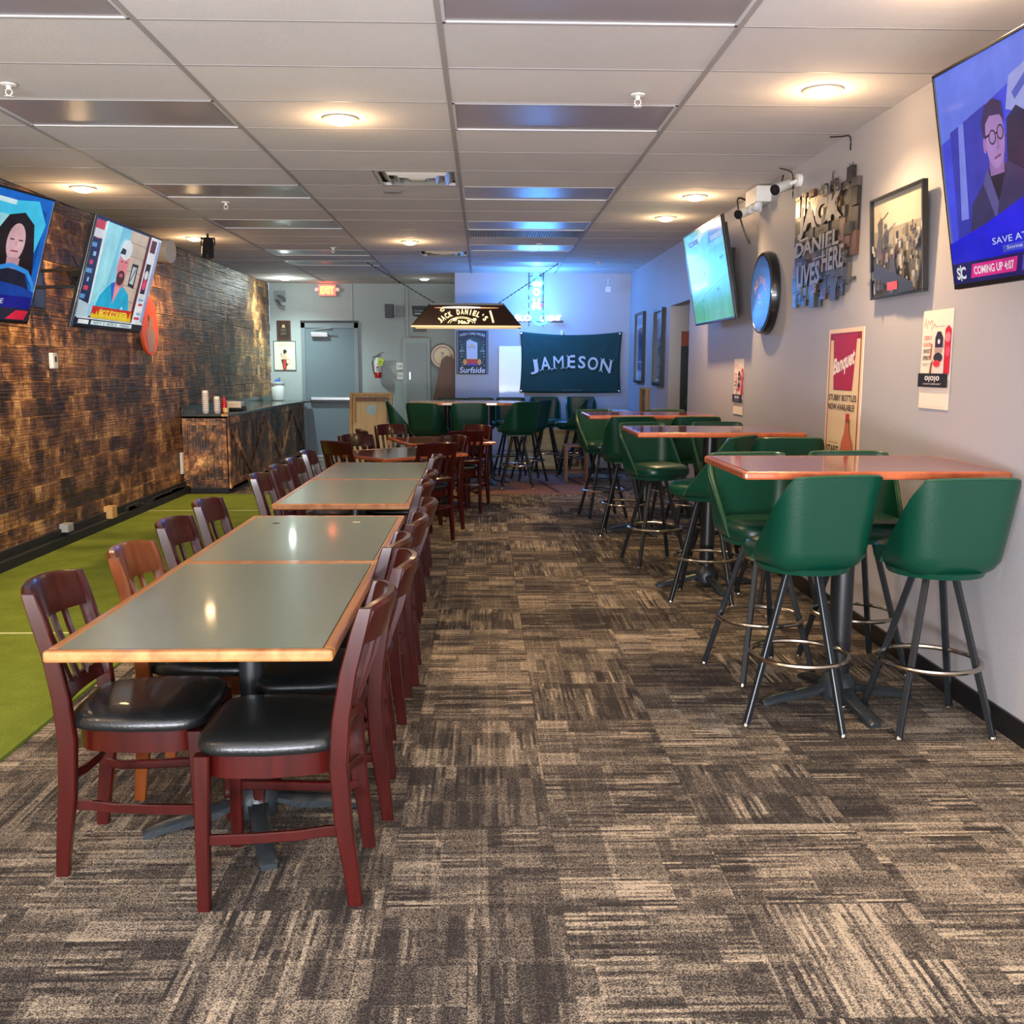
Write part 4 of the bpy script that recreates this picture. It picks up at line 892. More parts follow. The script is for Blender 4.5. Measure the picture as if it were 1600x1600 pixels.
def art_city(a):
    a.rect(0, 0, 1, 1, (176, 166, 148)); a.rect(0, .0, 1, .5, (96, 90, 82)); a.rect(0, .5, 1, .68, (134, 126, 114)); random.seed(3)
    for i in range(120):
        x = random.random() * .94; z_ = random.random() * .6; g = random.randint(40, 170); h_ = random.uniform(.03, .12); a.rect(x, z_, x + random.uniform(.02, .06), min(z_ + h_, .72), (g // 12 * 12, g // 12 * 12 - 4, g // 12 * 12 - 10))
    a.poly([(.1, .24), (.2, .34), (.9, .08), (.9, 0), (.6, 0)], (44, 42, 40)); a.rect(.16, 0, .19, .36, (40, 40, 40))
    a.poly([(.22, .36), (.2, .5), (.24, .62), (.22, .74), (.3, .8), (.34, .74), (.32, .6), (.3, .36)], (60, 58, 56)); a.ell(.27, .82, .035, .03, (150, 140, 126)); a.line([(.28, .74), (.45, .82)], .01, (60, 58, 56)); a.poly([(.46, .2), (.48, .36), (.54, .38), (.6, .2)], (54, 52, 50)); a.ell(.52, .42, .03, .03, (140, 132, 120)); a.rect(.42, .04, .62, .12, (214, 70, 64))
framed('framed_photo', 'framed black and white photo of figures high above a city', 'picture', .66, .53, (XR - .03, 5.2, 2.145), RW, art_city, TVB, .012, .03, .06)
# lettered metal wall sign in ragged vertical panels
random.seed(11)
t = thing('metal_sign', 'ragged collage of mirrored metal letter panels reading Jack lives here', 'sign', (XR - .003, 6.42, 2.3), RW)
MET = [M('sign_steel_dark', (66, 62, 60), .22, .7, var=.3, vscale=18), M('sign_steel_mid', (110, 104, 98), .18, .8, var=.3, vscale=14), M('sign_brown', (98, 64, 46), .3, .5, var=.3, vscale=10), M('sign_pale', (150, 146, 142), .4, .4, var=.15, vscale=20)]
bm = B(); x = -.58; tops = [.36, .37, .33, .36, .31, .36, .28, .36, .27, .31, .38, .30]; bots = [-.38, -.36, -.38, -.34, -.4, -.4, -.36, -.33, -.38, -.36, -.3, -.14]
for i in range(12):
    w_ = 1.16 / 12; zz = bots[i]
    while zz < tops[i] - .02:
        h_ = random.uniform(.06, .15); z1 = min(zz + h_, tops[i]); box(bm, x + .001, x + w_ - .001, -.014 - random.uniform(0, .016), -.004, zz + .001, z1 - .001, random.choice([0, 0, 1, 1, 2])); zz = z1
    x += w_
for zs in (-.28, 0, .22): box(bm, -.56, .56, -.006, -.003, zs, zs + .02, 0)
link('panel', bm, MET[:3], t)
a = Art(1.16, .8, -.032, rough=.35); a.step = .0006
LTR = MET[3]
a.step = .0003
LTR = MET[3]; L2 = MET[1]; LD = M('sign_ink', (36, 34, 36), .4, .3)
a.text('JACK', .08, .58, .80, .84, LTR, bold=.05); a.text('DANIEL', .05, .44, .78, .56, LTR, bold=.03); a.text('LIVES', .10, .18, .50, .36, LTR, bold=.03); a.text('HERE', .53, .26, .86, .43, LTR, bold=.03)
random.seed(21)
for ch in 'WHISKEYTENNOLD7BRANDMASH': 
    u_ = random.uniform(.04, .9); v_ = random.choice([.08, .13, .88, .93, .37, .5, .7]) + random.uniform(-.03, .03); h_ = random.uniform(.05, .1); a.text(ch, u_, v_ - h_ / 2, u_ + .05, v_ + h_ / 2, random.choice([LTR, L2, LD]), bold=.03)
a.rect(.14, .56, .3, .575, LTR); a.rect(.4, .375, .6, .385, LTR); a.done('lettering', t)
# oval tin sign (blue)
t = thing('round_sign', 'round blue tin sign with a dark rim hanging on the grey wall', 'sign', (XR - .035, 7.655, 2.07), RW)
bm = B(); lathe(bm, [(.30, -.03), (.31, -.026), (.312, .0), (.30, .032), (.285, .034), (.28, .026)], 40, axis='Y'); link('rim', bm, TVB, t, smooth=40)
a = Art(.56, .56, -.0275 - .008, rough=.25, coat=.5); a.ell(.5, .5, .49, .49, (36, 82, 164), 40); a.ell(.5, .5, .46, .46, (46, 100, 190), 40)
a.arcletters('JACK DANIELS', 0, -.10, .17, d(140), d(40), .06, .03, (214, 170, 190)); a.text('No.7', .4, .42, .6, .5, (214, 170, 190), bold=.03); a.ell(.5, .38, .09, .02, (150, 150, 200)); a.text('TENNESSEE', .3, .28, .7, .33, (120, 140, 210)); a.done('face', t)
# far posters and small framed sign
def art_tall1(a):
    a.rect(0, 0, 1, 1, (168, 190, 204)); a.rect(.08, .3, .92, .78, (62, 96, 128)); a.rect(.3, .5, .7, .8, (40, 62, 92)); a.rect(.08, .15, .92, .28, (90, 120, 146)); a.rect(.2, .17, .5, .26, (50, 76, 104)); a.rect(.15, .05, .85, .11, (190, 200, 206)); a.rect(.1, .85, .9, .95, (120, 150, 176))
def art_tall2(a):
    a.rect(0, 0, 1, 1, (40, 50, 72)); a.rect(.08, .9, .92, .98, (120, 140, 190)); a.rect(.08, .6, .92, .88, (58, 62, 104)); a.rect(.25, .62, .7, .72, (110, 120, 160)); a.text('LIVE', .2, .5, .85, .58, (180, 190, 210)); a.ell(.55, .32, .25, .09, (110, 122, 130)); a.rect(.3, .1, .7, .2, (130, 140, 140)); a.rect(.08, .02, .92, .06, (170, 180, 190))
framed('framed_poster', 'tall narrow framed light blue poster nearest the back corner', 'poster', .72, .96, (XR - .001, 13.87, 1.78), RW, art_tall1, TVB, .03, .04)
framed('framed_poster', 'tall narrow framed dark poster beside the doorway', 'poster', .6, .94, (XR - .001, 12.35, 1.755), RW, art_tall2, M('navy_frame', (22, 28, 48), .3, coat=.3), .035, .045)
def art_small(a): a.rect(0, 0, 1, 1, (40, 52, 58)); a.text('SPECIALS', .12, .55, .88, .66, (190, 200, 206)); a.rect(.2, .4, .8, .44, (150, 160, 166)); a.rect(.25, .28, .75, .31, (110, 120, 126))
framed('framed_sign', 'small dark sign in a light wood frame low on the wall below the posters', 'sign', .5, .37, (XR - .001, 13.35, 1.06), RW, art_small, PINE, .025, .05)
# security cameras, emergency light, cables
def bullet_cam(loc, aim, label):
    t = thing('security_camera', label, 'camera', loc, group='white wall security cameras'); a_ = Vector(aim).normalized()
    bm = B(); tube(bm, (0, 0, 0), (-.03, 0, 0), .045, 18); link('mount_base', bm, WHITEP, t, smooth=40)
    bm = B(); tube(bm, (-.02, 0, 0), (-.09, 0, -.03), .014, 12); link('bracket', bm, WHITEP, t, smooth=40)
    c = Vector((-.12, 0, -.04)); bm = B(); sweep(bm, [c - a_ * .07, c - a_ * .06, c + a_ * .09], circ(.036, 20), scale=[.8, 1, 1]); link('housing', bm, WHITEP, t, smooth=40)
    bm = B(); sweep(bm, [c + a_ * .088, c + a_ * .1], circ(.036, 20)); link('lens_ring', bm, BLACK, t, smooth=40)
    bm = B(); sweep(bm, [c + a_ * .1, c + a_ * .103], circ(.015, 14)); link('lens', bm, M('lens_glass', (30, 30, 40), .05, coat=1), t, smooth=40)
bullet_cam((XR, 7.0, 2.78), (-.75, -.55, -.35), 'white bullet security camera beside the metal letter sign')
bullet_cam((XR, 8.0, 2.76), (-.7, -.6, -.3), 'white bullet security camera just above the green pitch television')
t = thing('emergency_light', 'clear-lensed twin emergency light fixed at the top of the grey wall', 'emergency light', (XR, 7.85, 2.78))
bm = B(); box(bm, -.12, 0, -.16, .16, -.03, .09); link('housing', bm, WHITEP, t, bevel=.01)
for s_ in (-.08, .08):
    bm = B(); lathe(bm, [(.025, 0), (.045, .02), (.052, .05), (.05, .055)], 18, axis='X'); bmesh.ops.transform(bm, matrix=Matrix.Translation((-.06, s_, -.06)) @ Matrix.Rotation(PI + .5, 4, 'Y'), verts=bm.verts[:]); link('lamp_head', bm, M('clear_plastic', (216, 218, 220), .1, coat=.8, var=.05), t, smooth=40)
def cable(name, pts, r, mat, label, cat='cable'):
    P_ = [Vector(p) for p in pts]; out = []
    for i in range(len(P_) - 1):
        p0, p1, p2, p3 = P_[max(i - 1, 0)], P_[i], P_[i + 1], P_[min(i + 2, len(P_) - 1)]
        for k in range(6):
            u = k / 6; out.append(.5 * ((2 * p1) + (-p0 + p2) * u + (2 * p0 - 5 * p1 + 4 * p2 - p3) * u * u + (-p0 + 3 * p1 - 3 * p2 + p3) * u ** 3))
    out.append(P_[-1]); bm = B(); sweep(bm, out, circ(r, 6)); return tag(link(name, bm, mat, smooth=True), label, cat)
cable('cable', [(XR - .12, 7.1, CEIL), (XR - .06, 7.05, CEIL - .03), (XR - .02, 7.12, CEIL - .06), (XR - .02, 7.1, CEIL - .2)], .004, BLACK, 'thin black cable dropping from the ceiling over the security camera')
cable('cable', [(XR - .02, 7.35, CEIL), (XR - .015, 7.4, CEIL - .06), (XR - .015, 7.2, CEIL - .12), (XR - .03, 7.03, 2.8)], .006, BLACK, 'black cable looping down to the camera beside the letter sign')
cable('cable', [(XR - .1, 6.15, CEIL - .002), (XR - .05, 6.1, CEIL - .01), (XR - .015, 6.05, CEIL - .02), (XR - .015, 6.03, CEIL - .1)], .004, BLACK, 'short black cable end hanging above the metal letter sign')
cable('cable', [(XR - .02, 8.3, CEIL - .03), (XR - .12, 8.25, CEIL - .02), (XR - .1, 8.2, CEIL - .2), (XR - .02, 8.22, 2.5)], .007, BLACK, 'thick black cable curving behind the green pitch television')
cable('cable', [(XR - .006, 6.0, .92), (XR - .006, 6.02, .98)], .003, WHITEP, 'short white wire end low on the grey wall')
bm = B(); tube(bm, (1.2, 14.7, 2.78), (1.2, 14.7, 2.62), .008, 8); box(bm, 1.16, 1.24, 14.68, 14.72, 2.58, 2.66); bmesh.ops.translate(bm, vec=(.62, .15, .02), verts=bm.verts[:]); tag(link('ceiling_sensor', bm, WHITEP), 'small white device hanging from the ceiling in the back corner', 'sensor')

# ================================================================== BACK WALL ITEMS
def art_flag_mesh():
    t = thing('flag_banner', 'dark green fabric banner with white arched lettering on the back wall', 'banner', (1.29, YB - .012, 1.585))
    W, H, nx, nz = 1.52, .9, 46, 28; bm = B(); V = []
    def off(u, v):   # creases radiate from the pinned corners; the top edge sags
        sag = -.05 * 4 * u * (1 - u) * max(0, v) ** 1.5 + .03 * 4 * u * (1 - u) * (1 - v) * -.3
        y = -.012 - .008 * math.sin(9 * (u + .6 * v)) * (1 - abs(2 * u - 1)) - .010 * max(0, math.sin(14 * math.atan2(1 - v, u + .02))) * math.exp(-3 * math.hypot(u, 1 - v)) - .010 * max(0, math.sin(14 * math.atan2(1 - v, 1.02 - u))) * math.exp(-3 * math.hypot(1 - u, 1 - v))
        return sag, y
    for j in range(nz + 1):
        V.append([])
        for i in range(nx + 1):
            u, v = i / nx, j / nz; sg_, y = off(u, v); xx = (u - .5) * W * (1 - .03 * math.sin(PI * v)) + .01 * v; V[-1].append(bm.verts.new((xx, y, (v - .5) * H + sg_)))
    for j in range(nz):
        for i in range(nx): bm.faces.new((V[j][i], V[j][i + 1], V[j + 1][i + 1], V[j + 1][i]))
    o = link('fabric', bm, M('green_banner_cloth', (2, 58, 56), .75, var=.12, vscale=4), t, smooth=True)
    sd = o.modifiers.new('thick', 'SOLIDIFY'); sd.thickness = .002
    a = Art(W, H, -.034, rough=.6, step=0)
    mi = a.mat((206, 206, 208)); word = 'JAMESON'; n = len(word)
    LT = [(-.53, .125, -.175, .05), (-.365, .15, -.12, .078), (-.175, .15, -.098, .092), (.012, .115, -.088, .105), (.165, .11, -.092, .092), (.325, .155, -.115, .078), (.515, .165, -.15, .055)]
    for i, ch in enumerate(word):
        vs, fs = text_geo(ch, 0, .018 if ch != 'M' else 0); x0 = min(v[0] for v in vs); x1 = max(v[0] for v in vs); z0 = min(v[1] for v in vs); z1 = max(v[1] for v in vs)
        cx, wd, zb, zt = LT[i]; h = zt - zb; ang = -(i - 3) * .05
        out = []
        def put(x, z): 
            ca, sa = math.cos(ang), math.sin(ang); return a.bm.verts.new((cx + x * ca - z * sa, a.y, zb + x * sa + z * ca))
        for x, z in vs: out.append(put(((x - x0) / (x1 - x0) - .5) * wd, (z - z0) / (z1 - z0) * h))
        for f in fs:
            g = a.bm.faces.new([out[k] for k in f]); g.normal_update(); g.material_index = mi
            if g.normal.y > 0: g.normal_flip()
        # slab serifs
        ser = {'J': [(.32, 1)], 'A': [(-.42, 0), (.42, 0)], 'M': [(-.42, 0), (.42, 0)], 'E': [(-.4, 0), (-.4, 1)], 'N': [(-.4, 0), (-.4, 1), (.4, 1)]}.get(ch, [])
        for sx, st in ser:
            zz = h - .014 if st else 0
            f = a.bm.faces.new([put(sx * wd - .03, zz), put(sx * wd + .03, zz), put(sx * wd + .03, zz + .014), put(sx * wd - .03, zz + .014)]); f.normal_update(); f.material_index = mi
            if f.normal.y > 0: f.normal_flip()
    a.ell(.915, .535, .009, .015, (206, 206, 208), 10); a.text('TRIPLE DISTILLED IRISH WHISKEY', .42, .035, .62, .05, (120, 140, 136))
    a.done('lettering', t)
    for sx in (-1, 1):
        for sz in (-1, 1):
            bm = B(); lathe(bm, [(.006, 0), (.014, .002), (.014, .005), (.006, .006)], 14, (sx * .735, -.028, sz * .425), axis='Y'); link('grommet', bm, CHROME, t)
art_flag_mesh()
bm = B(); lathe(bm, [(.012, 0), (.02, .01), (.02, .05), (.008, .06)], 12, (1.16, YB - .03, 1.98)); box(bm, 1.14, 1.18, YB - .02, YB, 1.97, 2.05); tag(link('wall_hook', bm, WHITEP), 'small white hook on the wall at the top of the green banner', 'hook')
def art_surf(a):
    N = (16, 50, 66); a.rect(0, 0, 1, 1, N)
    for x in (.035, .955): a.rect(x, 0, x + .012, 1, (196, 196, 190))
    a.text('WISH I HAD MORE', .1, .85, .9, .91, (210, 216, 220), arc=.05, bold=.01); a.ell(.5, .55, .36, .3, (18, 74, 80)); random.seed(6)
    for i in range(9):
        for sx in (.16, .84): a.ell(sx + random.uniform(-.05, .05), .2 + i * .068, .018, .013, [(206, 200, 150), (150, 176, 180), (80, 140, 150)][i % 3], 10)
    a.poly([(.32, .22), (.32, .76), (.42, .79), (.52, .76), (.66, .72), (.66, .22)], (196, 204, 222)); a.rect(.32, .34, .66, .355, (214, 150, 60)); a.rect(.32, .24, .66, .34, (206, 60, 48)); a.rect(.32, .2, .66, .24, (90, 70, 170)); a.ell(.27, .28, .06, .07, (224, 160, 90)); a.ell(.72, .28, .06, .07, (224, 160, 90)); a.text('Surfside', .37, .6, .62, .65, (190, 150, 90)); a.ell(.5, .66, .07, .03, (220, 190, 120), 12, 0, PI); a.rect(.38, .79, .5, .805, (150, 120, 150))
    for sx in (.1, .74): a.rect(sx, .52, sx + .16, .53, (190, 196, 200)); a.rect(sx + .03, .55, sx + .12, .56, (190, 196, 200))
    a.text('Surfside', .1, .03, .9, .165, (228, 230, 234), bold=.015, shear=.15)
poster('drink_poster', 'dark blue drink poster with a can on the back wall under the lamp', 'poster', .475, .645, (-.175, YB - .004, 1.725), 0, art_surf)
bm = B(); box(bm, .22, .60, YB - .018, YB - .001, 1.0, 1.82); tag(link('whiteboard', bm, M('whiteboard_enamel', (226, 226, 230), .25, coat=.3, var=.02), bevel=.004), 'blank white board on the back wall half covered by the green banner', 'whiteboard')
# neon sign
t = thing('neon_sign', 'glowing blue neon beer sign hanging on the back wall', 'neon sign', (.77, YB - .14, 2.43))
NEON = M('neon_blue_tube', (120, 220, 255), .3, emit=(60, 200, 255), es=5); NEONW = M('neon_white_tube', (255, 240, 230), .3, emit=(220, 236, 255), es=3.2); NRED = M('neon_red_tube', (200, 40, 80), .3, emit=(220, 60, 120), es=2)
def npx(px, py): return ((px - 836) * .00955, 0, (483 - py) * .00955)     # sign plane, metres
def neon(pts, m, r=.011, name='neon_tube', closed=False, dy=0):
    P_ = [Vector(npx(*p)) for p in pts]; out = []; n = len(P_)
    rng = range(n if closed else n - 1)
    for i in rng:
        g = lambda k: P_[k % n] if closed else P_[min(max(k, 0), n - 1)]
        p0, p1, p2, p3 = g(i - 1), g(i), g(i + 1), g(i + 2)
        for k in range(5):
            u = k / 5; out.append(.5 * ((2 * p1) + (-p0 + p2) * u + (2 * p0 - 5 * p1 + 4 * p2 - p3) * u * u + (-p0 + 3 * p1 - 3 * p2 + p3) * u ** 3))
    if not closed: out.append(P_[-1])
    out = [p + Vector((0, dy, 0)) for p in out]
    bm = B(); sweep(bm, out, circ(r * 1.4, 8), closed=closed, up=Vector((0, 1, 0))); return link(name, bm, m, t, smooth=True)
neon([(836, 433), (833, 439), (830, 447), (830, 455), (835, 459), (841, 458), (845, 452), (842, 446), (838, 441)], NEON, closed=True)            # flame
neon([(834, 441), (836, 445), (840, 449)], NEON)
neon([(830, 455), (831, 453), (838, 451), (844, 453)], NEONW, .012); neon([(832, 457), (838, 455), (843, 457)], NEONW, .012)
neon([(830, 458), (826, 463), (826, 469), (831, 473), (836, 474), (842, 472), (844, 466), (842, 460), (836, 457)], NEON, .012, closed=True)
neon([(833, 462), (836, 460), (840, 464), (838, 469), (834, 469), (832, 465)], NEONW, .01, closed=True)
neon([(832, 474), (832, 482), (831, 492)], NEONW, .011); neon([(840, 474), (840, 482), (841, 491)], NEONW, .011)
neon([(832, 476), (822, 480), (819, 485), (823, 491), (832, 494), (841, 493), (845, 491)], NEON, .012)
neon([(834, 480), (834, 489)], NEONW, .008); neon([(838, 480), (838, 489)], NEONW, .008); neon([(844, 483), (843, 488)], NRED, .009)
neon([(855, 494), (845, 495), (834, 498), (829, 503), (832, 510), (841, 514), (851, 511), (852, 508)], NEON, .013)
neon([(846, 500), (841, 502), (840, 505), (846, 508)], NEON, .009)
a = Art(1, 1, -.03); bmx = B()
def neon_word(word, x0, x1, z0, z1):
    st = {'B': [[(0, 0), (0, 1), (.7, 1), (.8, .75), (.6, .52), (0, .52)], [(.6, .52), (.9, .3), (.75, 0), (0, 0)]], 'U': [[(0, 1), (0, .2), (.3, 0), (.7, 0), (1, .2), (1, 1)]], 'D': [[(0, 0), (0, 1), (.6, 1), (1, .7), (1, .3), (.6, 0), (0, 0)]],
          'I': [[(.5, 0), (.5, 1)]], 'G': [[(1, .85), (.6, 1), (.15, .8), (0, .4), (.2, .05), (.7, 0), (1, .2), (1, .45), (.6, .45)]], 'H': [[(0, 0), (0, 1)], [(1, 0), (1, 1)], [(0, .5), (1, .5)]], 'T': [[(.5, 0), (.5, 1)], [(0, 1), (1, 1)]], 'L': [[(0, 1), (0, 0), (.9, 0)]]}
    cw = (x1 - x0) / len(word)
    for i, ch in enumerate(word):
        for s_ in st[ch]:
            neon([(x0 + cw * (i + .12 + .72 * u) + (v - .5) * 1.2, z1 + (z0 - z1) * v) for u, v in s_], NEONW, .0085)
neon_word('BUD', 803, 827, 501, 508); neon_word('LIGHT', 843, 874, 501, 508)
bm = B()
for px in (824.5, 846.5): tube(bm, Vector(npx(px, 429)) + Vector((0, .03, 0)), Vector(npx(px, 517)) + Vector((0, .03, 0)), .006, 8)
for py in (441, 456, 480, 510): tube(bm, Vector(npx(823, py)) + Vector((0, .03, 0)), Vector(npx(848, py)) + Vector((0, .03, 0)), .005, 8)
tube(bm, Vector(npx(800, 510)) + Vector((0, .03, 0)), Vector(npx(877, 510)) + Vector((0, .03, 0)), .006, 8); box(bm, .22, .40, .0, .05, -.27, -.24)
link('support_frame', bm, BLKM, t)
for px in (824.5, 846.5):
    bm = B(); tube(bm, Vector(npx(px, 429)) + Vector((0, .03, 0)), (npx(px, 429)[0], .03, CEIL - 2.43), .003, 6); link('hanger_wire', bm, BLKM, t)
l = bpy.data.lights.new('neon_glow', 'POINT'); l.energy = 85; l.color = (.06, .30, 1); l.shadow_soft_size = .28
lo = bpy.data.objects.new('neon_glow', l); C.objects.link(lo); lo.parent = t; lo.location = (0, -.5, 0)
# alcove: door, plaque, picture, exit sign and so on
def bx(name, x0, x1, y0, y1, z0, z1, mat, parent=None, bevel=0, label=None, cat=None):
    bm = B(); box(bm, x0, x1, y0, y1, z0, z1); o = link(name, bm, mat, parent, bevel=bevel)
    if label: tag(o, label, cat)
    return o
dr = bpy.data.objects.new('door_1', None); C.objects.link(dr); dr['kind'] = 'structure'; dr.location = (-2.585, YA, 0)
bm = B(); box(bm, -.475, -.41, -.05, .0, 0, 2.24); box(bm, .41, .475, -.05, 0, 0, 2.24); box(bm, -.475, .475, -.05, 0, 2.15, 2.24); struct(link('door_frame', bm, DOORF, dr))
struct(bx('door_slab', -.41, .41, -.035, -.005, .02, 2.15, DOORM, dr)); struct(bx('door_head_cap', -.48, .48, -.06, 0, 2.235, 2.27, BLACK, dr)); struct(bx('door_threshold', -.46, .46, -.1, -.005, 0, .022, STEEL, dr))
struct(bx('push_bar', -.33, .33, -.10, -.06, .95, 1.0, STEEL, dr, .006)); struct(bx('push_bar_housing', -.34, .36, -.07, -.035, .90, .985, BLKM, dr, .004))
o = struct(bx('door_closer', -.30, -.02, -.11, -.035, 2.0, 2.07, STEEL, dr, .006))
bm = B(); sweep(bm, [(-.16, -.09, 2.075), (.06, -.14, 2.1), (.03, -.06, 2.15), (-.26, -.05, 2.12)], sq(.012, .004)); struct(link('closer_arm', bm, STEEL, dr))
t = thing('exit_sign', 'red glowing EXIT sign with twin lamps above the grey door', 'exit sign', (-2.6, YA - .05, 2.765))
bm = B(); box(bm, -.145, .145, -.03, .03, -.095, .095); link('housing', bm, M('exit_housing', (214, 160, 150), .4, emit=(255, 90, 70), es=.25), t, bevel=.006)
a = Art(.25, .15, -.0315, emis=3); a.mats = []; 
a2 = M('exit_face_glow', (255, 150, 130), .4, emit=(255, 96, 80), es=1.1); a3 = M('exit_letter_glow', (255, 200, 90), .4, emit=(255, 196, 90), es=2.2)
a.rect(0, 0, 1, 1, a2); a.text('EXIT', .06, .1, .94, .9, a3, bold=.04); a.done('face', t)
for s_ in (-1, 1):
    bm = B(); lathe(bm, [(.012, 0), (.03, .012), (.034, .035), (.03, .04)], 14, axis='Y'); bmesh.ops.translate(bm, vec=(s_ * .175, 0, .01), verts=bm.verts[:]); link('lamp_head', bm, WHITEP, t, smooth=40)
l = bpy.data.lights.new('exit_glow', 'POINT'); l.energy = 1.6; l.color = (1, .12, .06); l.shadow_soft_size = .06
lo = bpy.data.objects.new('exit_glow', l); C.objects.link(lo); lo.parent = t; lo.location = (0, -.08, .04)
t = thing('award_plaque', 'small dark wooden award plaque on the alcove wall left of the door', 'plaque', (-3.35, YA, 2.11)); DW = wood_mat('plaque_wood', (52, 30, 20), (78, 48, 32), .3, .5)
bx('board', -.115, .115, -.022, 0, -.16, .16, DW, t, .006); a = Art(.16, .24, -.0235, rough=.3); a.rect(0, 0, 1, 1, (26, 24, 24)); a.ell(.5, .8, .14, .1, (196, 160, 100)); a.poly([(.36, .76), (.3, .68), (.7, .68), (.64, .76)], (196, 160, 100))
for z_ in (.55, .45, .3, .2): a.rect(.2, z_, .8, z_ + .03, (130, 112, 90))
a.done('engraved_plate', t)
def art_lady(a):
    a.rect(0, 0, 1, 1, (206, 222, 190)); a.text("GUINNESS'S", .2, .9, .8, .94, (170, 120, 70)); a.text('SUMMER TIME', .1, .83, .9, .88, (150, 110, 60)); a.rect(.15, .79, .85, .8, (170, 170, 140))
    a.poly([(.4, .0), (.37, .2), (.32, .35), (.36, .38), (.6, .36), (.66, .2), (.58, .12), (.56, .0)], (44, 30, 30)); a.poly([(.4, .0), (.42, .34), (.54, .34), (.55, .0)], (184, 50, 44)); a.ell(.66, .3, .1, .1, (196, 150, 80)); a.ell(.66, .3, .07, .07, (206, 222, 190)); a.poly([(.36, .36), (.4, .56), (.56, .58), (.6, .38)], (210, 176, 140)); a.poly([(.44, .56), (.42, .68), (.52, .74), (.62, .64), (.54, .58)], (50, 38, 34)); a.line([(.36, .46), (.32, .6)], .012, (60, 44, 40)); a.text('Stout 1924', .62, .03, .9, .05, (140, 140, 120))
framed('framed_print', 'small pale green framed print of a figure in red left of the door', 'picture', .37, .49, (-3.345, YA - .001, 1.69), 0, art_lady, TVB, .01, .015)
# horn speaker shape near the corner, small speaker, junction, pipe, electrical panel
t = thing('wall_fan', 'grey bracket with small blades high in the alcove corner', 'bracket', (-3.4, YA, 2.66)); GRY = M('grey_metal_bracket', (112, 120, 122), .4, .4)
bm = B(); box(bm, -.09, .09, -.03, 0, -.08, .1); sweep(bm, [(-.04, -.04, -.05), (.02, -.1, -.14), (.1, -.12, -.17)], sq(.03, .006)); sweep(bm, [(.0, -.05, .02), (.06, -.1, -.02), (.1, -.12, -.06)], sq(.04, .006)); link('bracket', bm, GRY, t)
t = thing('wall_speaker', 'small dark grey speaker box on the alcove wall beside a grey cover', 'speaker', (-1.58, YA, 2.43)); bx('cabinet', -.07, .07, -.12, 0, -.11, .11, M('speaker_grey', (64, 70, 74), .5), t, .008); bx('bracket', .05, .12, -.03, 0, -.09, -.06, BLKM, t)
a = Art(.12, .18, -.121); a.rect(0, 0, 1, 1, (50, 54, 58)); a.done('speaker_grille', t)
bx('cover_box', -1.47, -1.31 - .03, YA - .05, YA, 2.34, 2.52, M('alcove_cover_paint', (118, 128, 130), .5), None, .004, 'grey square junction cover next to the small speaker', 'junction box')
t = thing('conduit', 'white conduit pipe running down the alcove wall to the electrical panel', 'pipe'); bm = B(); tube(bm, (-1.28, YA - .03, CEIL), (-1.28, YA - .03, 2.02), .018, 10); tube(bm, (-1.33, YA - .02, CEIL), (-1.33, YA - .02, 2.02), .008, 8); link('pipe', bm, M('painted_conduit', (170, 176, 176), .4), t, smooth=40)
bm = B(); tube(bm, (-2.2, YA - .01, CEIL), (-2.2, YA - .01, 2.28), .008, 8); tag(link('conduit', bm, M('painted_conduit', (170, 176, 176), .4), smooth=40), 'thin conduit from the ceiling down to the grey door frame', 'pipe')
t = thing('electrical_panel', 'tall painted electrical panel with a flat door on the alcove wall', 'electrical panel', (-1.13, YA, 0)); bx('cabinet', -.23, .23, -.14, 0, .5, 1.99, PAINT_D, t, .004); bx('panel_door', -.17, .17, -.152, -.14, .6, 1.9, M('panel_door_paint', (136, 144, 146), .45), t, .003); bx('latch', -.12, -.1, -.16, -.152, 1.3, 1.42, STEEL, t)
bx('wood_strip', -1.24, -.95, YA - .1, YA - .02, 1.995, 2.02, BRW, None, 0, 'thin brown wood strip lying on top of the electrical panel', 'wood strip')
def art_tin(a):
    a.poly([(0, 1), (.9, 1), (1, .88), (.86, .62), (.9, .46), (.95, .2), (1, 0), (.0, .0), (.05, .3), (.15, .5), (.05, .75)], (150, 156, 156)); a.poly([(.02, .98), (.9, .98), (.96, .88), (.84, .62), (.5, .56), (.1, .62)], (38, 48, 54)); a.text('brewery', .2, .76, .8, .84, (190, 196, 196)); a.rect(.2, .68, .85, .72, (190, 190, 186)); a.poly([(.2, .5), (.5, .58), (.8, .48), (.6, .36)], (150, 130, 84)); a.poly([(.1, .05), (.15, .25), (.9, .25), (.95, .05)], (92, 90, 76)); a.line([(.05, .3), (.4, .2), (.9, .3)], .012, (206, 206, 200))
o = poster('tin_sign', 'irregular grey and black tin sign partly behind the hanging lamp', 'sign', .27, .46, (-1.08, YA - .01, 2.30), 0, art_tin, th=.004)
t = thing('round_plaque', 'round gold and brown brewery tray on the alcove wall by the leaning panel', 'sign', (-.70, YA - .03, 1.69)); bm = B(); lathe(bm, [(.15, 0), (.2, .0), (.215, .018), (.21, .022), (.19, .006)], 36, axis='Y')
for f in [f for f in bm.faces if len(f.verts) > 4]: bm.faces.remove(f)
link('rim', bm, M('tray_rim', (176, 160, 130), .3, .4), t, smooth=40)
a = Art(.4, .4, -.004, rough=.3); a.ell(.5, .5, .5, .5, (196, 176, 134), 36); a.ell(.5, .5, .42, .42, (150, 72, 50), 36); a.ell(.5, .5, .34, .34, (206, 176, 100), 36); a.ell(.5, .62, .07, .07, (104, 66, 40)); a.line([(.5, .6), (.5, .25)], .008, (104, 66, 40)); a.poly([(.55, .3), (.6, .6), (.78, .62), (.8, .35)], (226, 196, 120)); a.done('face', t)
